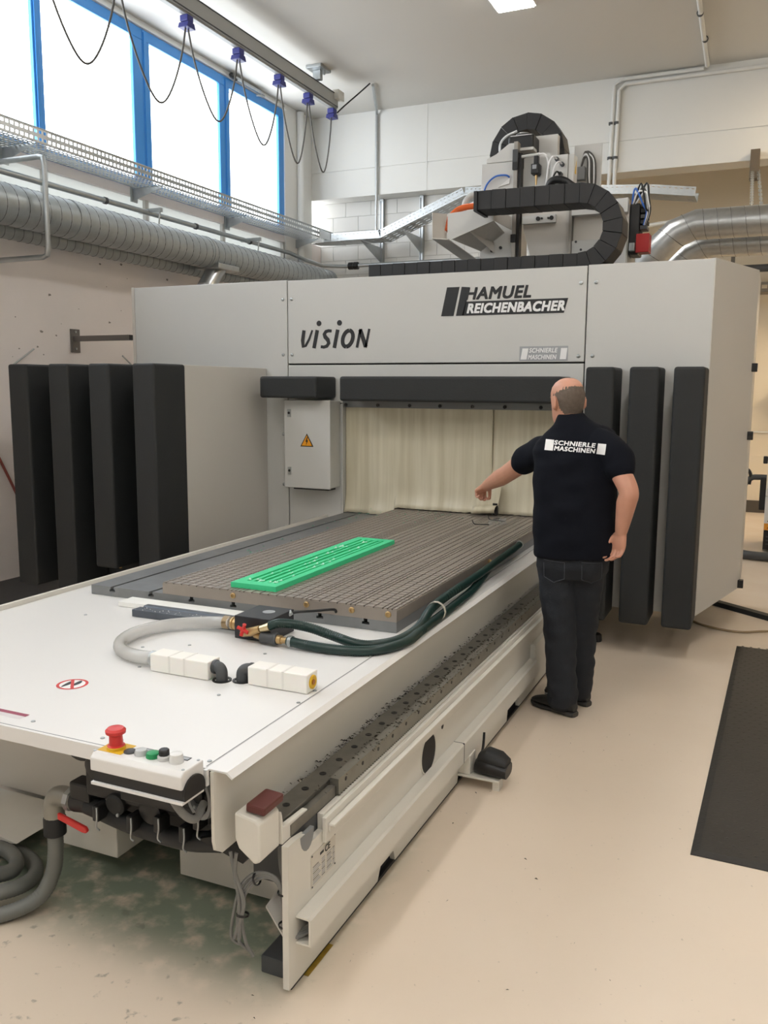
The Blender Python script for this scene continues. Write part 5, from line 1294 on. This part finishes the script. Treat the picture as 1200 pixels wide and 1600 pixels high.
def limb(g, pts, n=16, flat=1.0, ref=None):
    """tapered tube with rounded ends; pts = (x, y, z, r)"""
    P = [V(p[:3]) for p in pts]; R_ = [p[3] for p in pts]
    fine, fr = [], []
    m = len(P)
    cv = curve(P, 6); 
    for i in range(len(cv)):
        t = i / 6; j = min(int(t), m - 2); fr.append(R_[j] + (R_[j + 1] - R_[j]) * (t - j)); fine.append(cv[i])
    d0 = (fine[0] - fine[1]).normalized(); d1 = (fine[-1] - fine[-2]).normalized()
    path = [fine[0] + d0 * fr[0] * .75, fine[0] + d0 * fr[0] * .45] + fine + [fine[-1] + d1 * fr[-1] * .45, fine[-1] + d1 * fr[-1] * .75]
    rad = [fr[0] * .5, fr[0] * .86] + fr + [fr[-1] * .86, fr[-1] * .5]
    g.tube(path, rad, n)

man = thing('person', 'man in navy T-shirt and dark jeans, back turned, reaching towards the curtain', 'person', (-.93, 4.52, 0))
HC = V((-.980, 4.555, 1.658))              # head centre
# head turned a little to his left and down
hf = V((-.70, .70, -.13)).normalized(); hr = V((hf.y, -hf.x, 0)).normalized(); hu = hr.cross(hf).normalized()
def hp(r, f, u): return HC + hr * r + hf * f + hu * u
def hring2(u, f0, f1, w):
    c = hp(0, (f0 + f1) / 2, u)
    return (c, hr * w, hf * ((f1 - f0) / 2))
head_rings = [(-.135, -.045, .035, .040), (-.118, -.055, .078, .050), (-.10, -.062, .092, .060), (-.075, -.072, .093, .067), (-.045, -.086, .092, .071), (-.012, -.098, .094, .074), (.02, -.104, .095, .077), (.05, -.103, .094, .077), (.078, -.094, .084, .070), (.10, -.076, .062, .056), (.114, -.050, .035, .036), (.120, -.02, .01, .014)]
gbody = G()
gbody.loft([hring2(*q) for q in head_rings], 28, 2.15)
for s in (-1, 1):                          # ears
    gbody.ball(hp(s * .078, -.008, -.008), .004)
    gbody.loft([(hp(s * .070, -.002, -.014), hf * .020, hu * .034), (hp(s * .086, -.012, -.011), hf * .023, hu * .037), (hp(s * .097, -.019, -.006), hf * .020, hu * .034)], 14)
gbody.loft([(hp(0, .088, .03), hr * .010, hu * .012), (hp(0, .106, -.012), hr * .015, hu * .022), (hp(0, .112, -.03), hr * .016, hu * .012), (hp(0, .095, -.04), hr * .014, hu * .008)], 12)
gbody.loft([(hp(0, .085, -.073), hr * .024, hu * .010), (hp(0, .098, -.073), hr * .020, hu * .008)], 12)
# neck
gbody.loft([((-.955, 4.535, 1.48), (.066, .012, 0), (-.014, .064, 0)), ((-.962, 4.535, 1.56), (.062, .012, 0), (-.014, .062, 0)), ((-.968, 4.545, 1.61), (.058, .012, 0), (-.014, .060, 0)), ((-.974, 4.552, 1.65), (.054, .01, 0), (-.012, .055, 0))], 20)
# trunk and legs below the clothes
gbody.loft([hring(-.905, 4.5, .86, .15, .10), hring(-.905, 4.5, 1.05, .17, .11), hring(-.91, 4.505, 1.28, .18, .11), hring(-.92, 4.52, 1.44, .16, .09), hring(-.95, 4.535, 1.52, .06, .06)], 20)
legA = [(-.985, 4.49, .86, .095), (-.975, 4.475, .66, .08), (-.955, 4.46, .47, .055), (-.94, 4.45, .30, .055), (-.915, 4.435, .09, .040)]
legB = [(-.845, 4.53, .86, .095), (-.855, 4.555, .66, .08), (-.86, 4.58, .47, .055), (-.865, 4.60, .30, .055), (-.875, 4.625, .09, .040)]
limb(gbody, legA); limb(gbody, legB)
# arms
SL, EL, WL_ = V((-1.10, 4.55, 1.405)), V((-1.345, 4.72, 1.243)), V((-1.515, 4.905, 1.152))
SR, ER, WR = V((-.735, 4.465, 1.425)), V((-.622, 4.385, 1.222)), V((-.655, 4.425, 1.008))
def mid(a, b, t): return a.lerp(b, t)
limb(gbody, [(*SL, .050), (*mid(SL, EL, .5), .056), (*EL, .050), (*mid(EL, WL_, .3), .051), (*mid(EL, WL_, .7), .040), (*WL_, .031)])
limb(gbody, [(*SR, .048), (*mid(SR, ER, .5), .053), (*ER, .049), (*mid(ER, WR, .3), .050), (*mid(ER, WR, .7), .040), (*WR, .031)])
# hands: palm, four fingers and thumb each
def hand(w, d, palm_n, side, curl, spread, thumb_dir, scale=1.0):
    """w wrist, d pointing along the hand, palm_n palm normal, side = towards the thumb"""
    d = V(d).normalized(); n = V(palm_n); n = (n - d * n.dot(d)).normalized(); s = d.cross(n).normalized()
    if s.dot(V(side)) < 0: s = -s
    k = scale
    gbody.loft([(w - d * .01, s * .027, n * .022), (w + d * .03 * k, s * .036 * k, n * .020), (w + d * .065 * k, s * .042 * k, n * .017), (w + d * .092 * k, s * .040 * k, n * .013)], 16, 2.6)
    lens = (.040, .028, .022), (.045, .031, .024), (.042, .029, .023), (.032, .023, .020)
    for i in range(4):
        off = (.031 - .0207 * i) * k
        p = w + d * ((.088 if i in (1, 2) else .083) * k) + s * off
        ang = 0.0; pts = [(*(p - d * .015), .0098 * k)]
        for j, L in enumerate(lens[i]):
            ang += curl[i][j]
            dd = (d * cos(ang) + n * sin(ang) + s * spread * (1.5 - i) * .12).normalized()
            pts.append((*p, (.0096, .0088, .0080)[j] * k))
            p = p + dd * (L * k)
        pts.append((*p, .0068 * k))
        limb(gbody, pts, 10)
    t0 = w + d * .018 * k + s * .026 * k
    td = (d * thumb_dir[0] + s * thumb_dir[1] + n * thumb_dir[2]).normalized()
    td2 = (td + n * .35 + d * .35).normalized()
    limb(gbody, [(*t0, .014 * k), (*(t0 + td * .036 * k), .0125 * k), (*(t0 + td * .036 * k + td2 * .030 * k), .0105 * k), (*(t0 + td * .036 * k + td2 * .055 * k), .008 * k)], 10)
hand(WL_, (-.60, .62, -.42), (.30, -.25, -.92), (.5, .8, .3), [(.95, 1.2, .7), (1.05, 1.25, .8), (1.15, 1.25, .8), (1.2, 1.25, .8)], .2, (.85, .30, .75))
hand(WR, (-.12, .06, -.99), (-.50, -.86, .05), (-.86, .5, .0), [(.40, .55, .35), (.45, .6, .4), (.5, .65, .45), (.55, .7, .45)], .5, (.80, .40, .40))
m_skin = M('skin', (206, 152, 128), .5, var=.10, scale=14, bump=.05, bscale=120, sss=.12)
body_me = solidify_union('body', gbody, .0048, 3, m_skin)
body_o = obj('body', body_me, None, man)
# feet inside the shoes
# ---- hair: short grey fringe around the bald crown
hg_ = G(); n_h = 72; rows = []
hr_list = [(-.085, -.067, .093, .0635), (-.075, -.072, .093, .0670), (-.060, -.081, .092, .0695), (-.045, -.088, .092, .0725), (-.03, -.0945, .093, .0745), (-.015, -.0995, .094, .0760), (.0, -.103, .095, .0775), (.015, -.1060, .096, .0785), (.03, -.1068, .096, .0788), (.045, -.1060, .095, .0786), (.058, -.102, .092, .0765), (.07, -.0982, .088, .0740)]
v = []
for j, q in enumerate(hr_list):
    c, u, w = hring2(*q)
    for i in range(n_h + 1):
        a = pi + radians(-14) + (radians(208)) * i / n_h   # around the back of the head
        ca, sa = cos(a), sin(a)
        sd = abs(i / n_h - .5) * 2             # 0 at the back of the head, 1 in front of the ears
        jj = noise.noise(V((i * .45, j * .3, 2.0)))
        lo = .6 if sd < .45 else .6 + (sd - .45) * 14
        hi = 10.6 - 3.0 * sd ** 2 + 1.2 * jj
        dpt = min(j - lo, hi - j)
        k_in = .965 if dpt < 0 else min(1.025, .985 + .02 * dpt)
        p = c + u * (abs(ca) ** (2 / 2.15) * (1 if ca >= 0 else -1)) * k_in + w * (abs(sa) ** (2 / 2.15) * (1 if sa >= 0 else -1)) * k_in
        v.append(p)
f = []
kk = n_h + 1
for j in range(len(hr_list) - 1):
    for i in range(n_h):
        f.append((j * kk + i, j * kk + i + 1, (j + 1) * kk + i + 1, (j + 1) * kk + i))
hg_.add(v, f)
m_hair = M('short_grey_hair', (104, 92, 82), .85, var=.4, scale=60, bump=.5, bscale=220)
ho = obj('hair', hg_, m_hair, man, smooth=True)
sm_ = ho.modifiers.new('t', 'SOLIDIFY'); sm_.thickness = .003; sm_.offset = -1
for s in (-1, 1):
    e = obj('eye', G().ball(hp(s * .031, .083, .012), .0125, 12, 8), m_print_w, man, smooth=True)
    obj('iris', G().ball(hp(s * .031, .0915, .012), .0055, 10, 6), m_dgrey, e, smooth=True)
    obj('eyebrow', G().tube([hp(s * .016, .094, .03), hp(s * .032, .094, .035), hp(s * .048, .084, .03)], .004, 6), m_hair, man, smooth=True)

# ---- T-shirt
gs = G()
gs.loft([hring(-.895, 4.495, .852, .214, .150), hring(-.895, 4.495, .90, .217, .156), hring(-.90, 4.495, 1.0, .216, .158), hring(-.905, 4.497, 1.12, .213, .154), hring(-.91, 4.502, 1.24, .217, .146, .03),
         hring(-.913, 4.508, 1.34, .220, .140, .06), hring(-.917, 4.514, 1.42, .220, .126, .10), hring(-.92, 4.522, 1.475, .200, .110, .13), hring(-.93, 4.528, 1.515, .150, .096, .12), hring(-.945, 4.533, 1.555, .098, .082, .08), hring(-.955, 4.536, 1.588, .074, .073, .04), hring(-.958, 4.537, 1.600, .070, .070, .03)], 36, 2.35)
limb(gs, [(-1.02, 4.53, 1.40, .090), (-1.09, 4.55, 1.395, .082), (-1.16, 4.60, 1.365, .078), (-1.222, 4.640, 1.325, .074)], 20)
limb(gs, [(-.80, 4.49, 1.44, .085), (-.745, 4.47, 1.43, .076), (-.70, 4.448, 1.38, .077), (-.674, 4.428, 1.325, .075)], 20)
m_shirt = M('navy_cotton', (14, 17, 26), .9, var=.10, scale=12, bump=.12, bscale=240, spec=.2)
shirt_me = solidify_union('t_shirt', gs, .008, 5, m_shirt, .011, 5.5)
shirt = obj('t_shirt', shirt_me, None, man)
bvh = BVHTree.FromPolygons([v.co for v in shirt_me.vertices], [tuple(p.vertices) for p in shirt_me.polygons])
def on_back(verts2, faces, c, name, mat, parent, tilt=0.0):
    fv = V((FX, FY, 0)); rv_ = V((RXv, RYv, 0)); out = []
    for q in verts2:
        a, b = q[0], q[1]; lay = q[2] if len(q) > 2 else 0.0
        o = V(c) + rv_ * a + V((0, 0, b - tilt * a)) - fv * .6
        hit = bvh.ray_cast(o, fv)
        p = hit[0] if hit[0] else o + fv * .45
        out.append(p - fv * (.0035 + lay))
    return obj(name, G().add(out, faces), mat, parent)
def grid(x0, x1, y0, y1, n, m, sh=0.0):
    v = [(x0 + (x1 - x0) * i / n + sh * (j / m), y0 + (y1 - y0) * j / m) for j in range(m + 1) for i in range(n + 1)]
    return v, [(j * (n + 1) + i, j * (n + 1) + i + 1, (j + 1) * (n + 1) + i + 1, (j + 1) * (n + 1) + i) for j in range(m) for i in range(n)]
TC = V((-.888, 4.35, 1.43))
for word, z in (('SCHNIERLE', .004), ('MASCHINEN', -.024)):
    v2, f2 = text_geo(word, .205, .0235, .05, .18, 1.1)
    on_back([(a - .1025, b + z, d) for a, b, d in v2], f2, TC, 'shirt_lettering', m_print_w, shirt, .05)
on_back(*grid(-.150, -.108, -.026, .028, 6, 6, .006), TC, 'shirt_square', m_print_w, shirt, .05)
on_back(*grid(.107, .146, -.026, .028, 6, 6, .006), TC, 'shirt_square', m_print_w, shirt, .05)

# ---- jeans
gj = G()
gj.loft([hring(-.90, 4.5, .93, .185, .135), hring(-.905, 4.5, .86, .192, .148), hring(-.91, 4.503, .80, .190, .150), hring(-.912, 4.51, .74, .165, .13)], 30, 2.3)
limb(gj, [(-.99, 4.488, .80, .104), (-.978, 4.478, .68, .100), (-.962, 4.465, .52, .088), (-.95, 4.458, .40, .084), (-.938, 4.448, .25, .080), (-.925, 4.44, .135, .080), (-.922, 4.438, .085, .083)], 20)
limb(gj, [(-.845, 4.53, .80, .104), (-.852, 4.55, .68, .100), (-.858, 4.575, .52, .086), (-.862, 4.588, .40, .080), (-.868, 4.60, .25, .078), (-.878, 4.618, .135, .077), (-.882, 4.622, .09, .080)], 20)
m_jean = M('dark_denim', (27, 31, 38), .85, var=.25, scale=8, bump=.25, bscale=180)
jeans_me = solidify_union('jeans', gj, .009, 4, m_jean, .008, 9.0)
jeans = obj('jeans', jeans_me, None, man)
bvj = BVHTree.FromPolygons([v.co for v in jeans_me.vertices], [tuple(p.vertices) for p in jeans_me.polygons])
fv = V((FX, FY, 0)); rv_ = V((RXv, RYv, 0))
def on_jeans(pts):
    out = []
    for a, b in pts:
        o = V((-.905, 4.5, 0)) + rv_ * a + V((0, 0, b)) - fv * .6
        h_ = bvj.ray_cast(o, fv); out.append((h_[0] if h_[0] else o + fv * .46) - fv * .002)
    return out
m_stitch = M('denim_stitch', (70, 72, 80), .9)
for cx in (-.10, .09):
    pk = [(cx - .055, .845), (cx + .05, .84), (cx + .052, .75), (cx, .725), (cx - .05, .75), (cx - .055, .845)]
    dense = [(p[0] + (q[0] - p[0]) * i / 6, p[1] + (q[1] - p[1]) * i / 6) for p, q in zip(pk, pk[1:]) for i in range(6)]
    obj('back_pocket', G().tube(on_jeans(dense), .0022, 5), m_stitch, jeans)

# ---- shoes
m_shoe = M('black_leather', (36, 35, 34), .5, var=.15, scale=20, bump=.1, bscale=90)
m_sole = M('dark_sole', (48, 46, 44), .6)
def shoe(heel, toe, label):
    h_, t_ = V(heel), V(toe); d = (t_ - h_).normalized(); s = V((-d.y, d.x, 0)); L = (t_ - h_).length
    def rg(t, w, z0, z1): return (h_ + d * (L * t) + V((0, 0, (z0 + z1) / 2)), s * w, V((0, 0, (z1 - z0) / 2)))
    g = G().loft([rg(.015, .022, .03, .075), rg(.06, .034, .022, .105), rg(.18, .038, .022, .118), rg(.34, .038, .022, .112), rg(.5, .042, .022, .086), rg(.68, .047, .022, .07), rg(.84, .044, .022, .058), rg(.95, .03, .024, .048), rg(.995, .012, .026, .038)], 18, 2.5)
    up = obj('shoe', g, m_shoe, man, smooth=True)
    gs_ = G().loft([rg(0, .026, 0, .028), rg(.05, .037, 0, .030), rg(.3, .037, .0, .028), rg(.45, .041, .002, .026), rg(.7, .050, 0, .026), rg(.88, .044, .001, .026), rg(1.0, .018, .008, .028)], 18, 3.2)
    obj('sole', gs_, m_sole, up, smooth=True)
    for k in range(4):
        t = .42 + .075 * k
        obj('lace', G().tube([h_ + d * (L * t) + s * .026 + V((0, 0, .100 - .030 * (t - .3))), h_ + d * (L * t) + V((0, 0, .118 - .10 * (t - .3))), h_ + d * (L * t) - s * .026 + V((0, 0, .100 - .030 * (t - .3)))], .004, 6), m_grey, up, smooth=True)
    return up
shoe((-.845, 4.415, 0), (-1.105, 4.525, 0), '')
shoe((-.81, 4.60, 0), (-1.075, 4.72, 0), '')
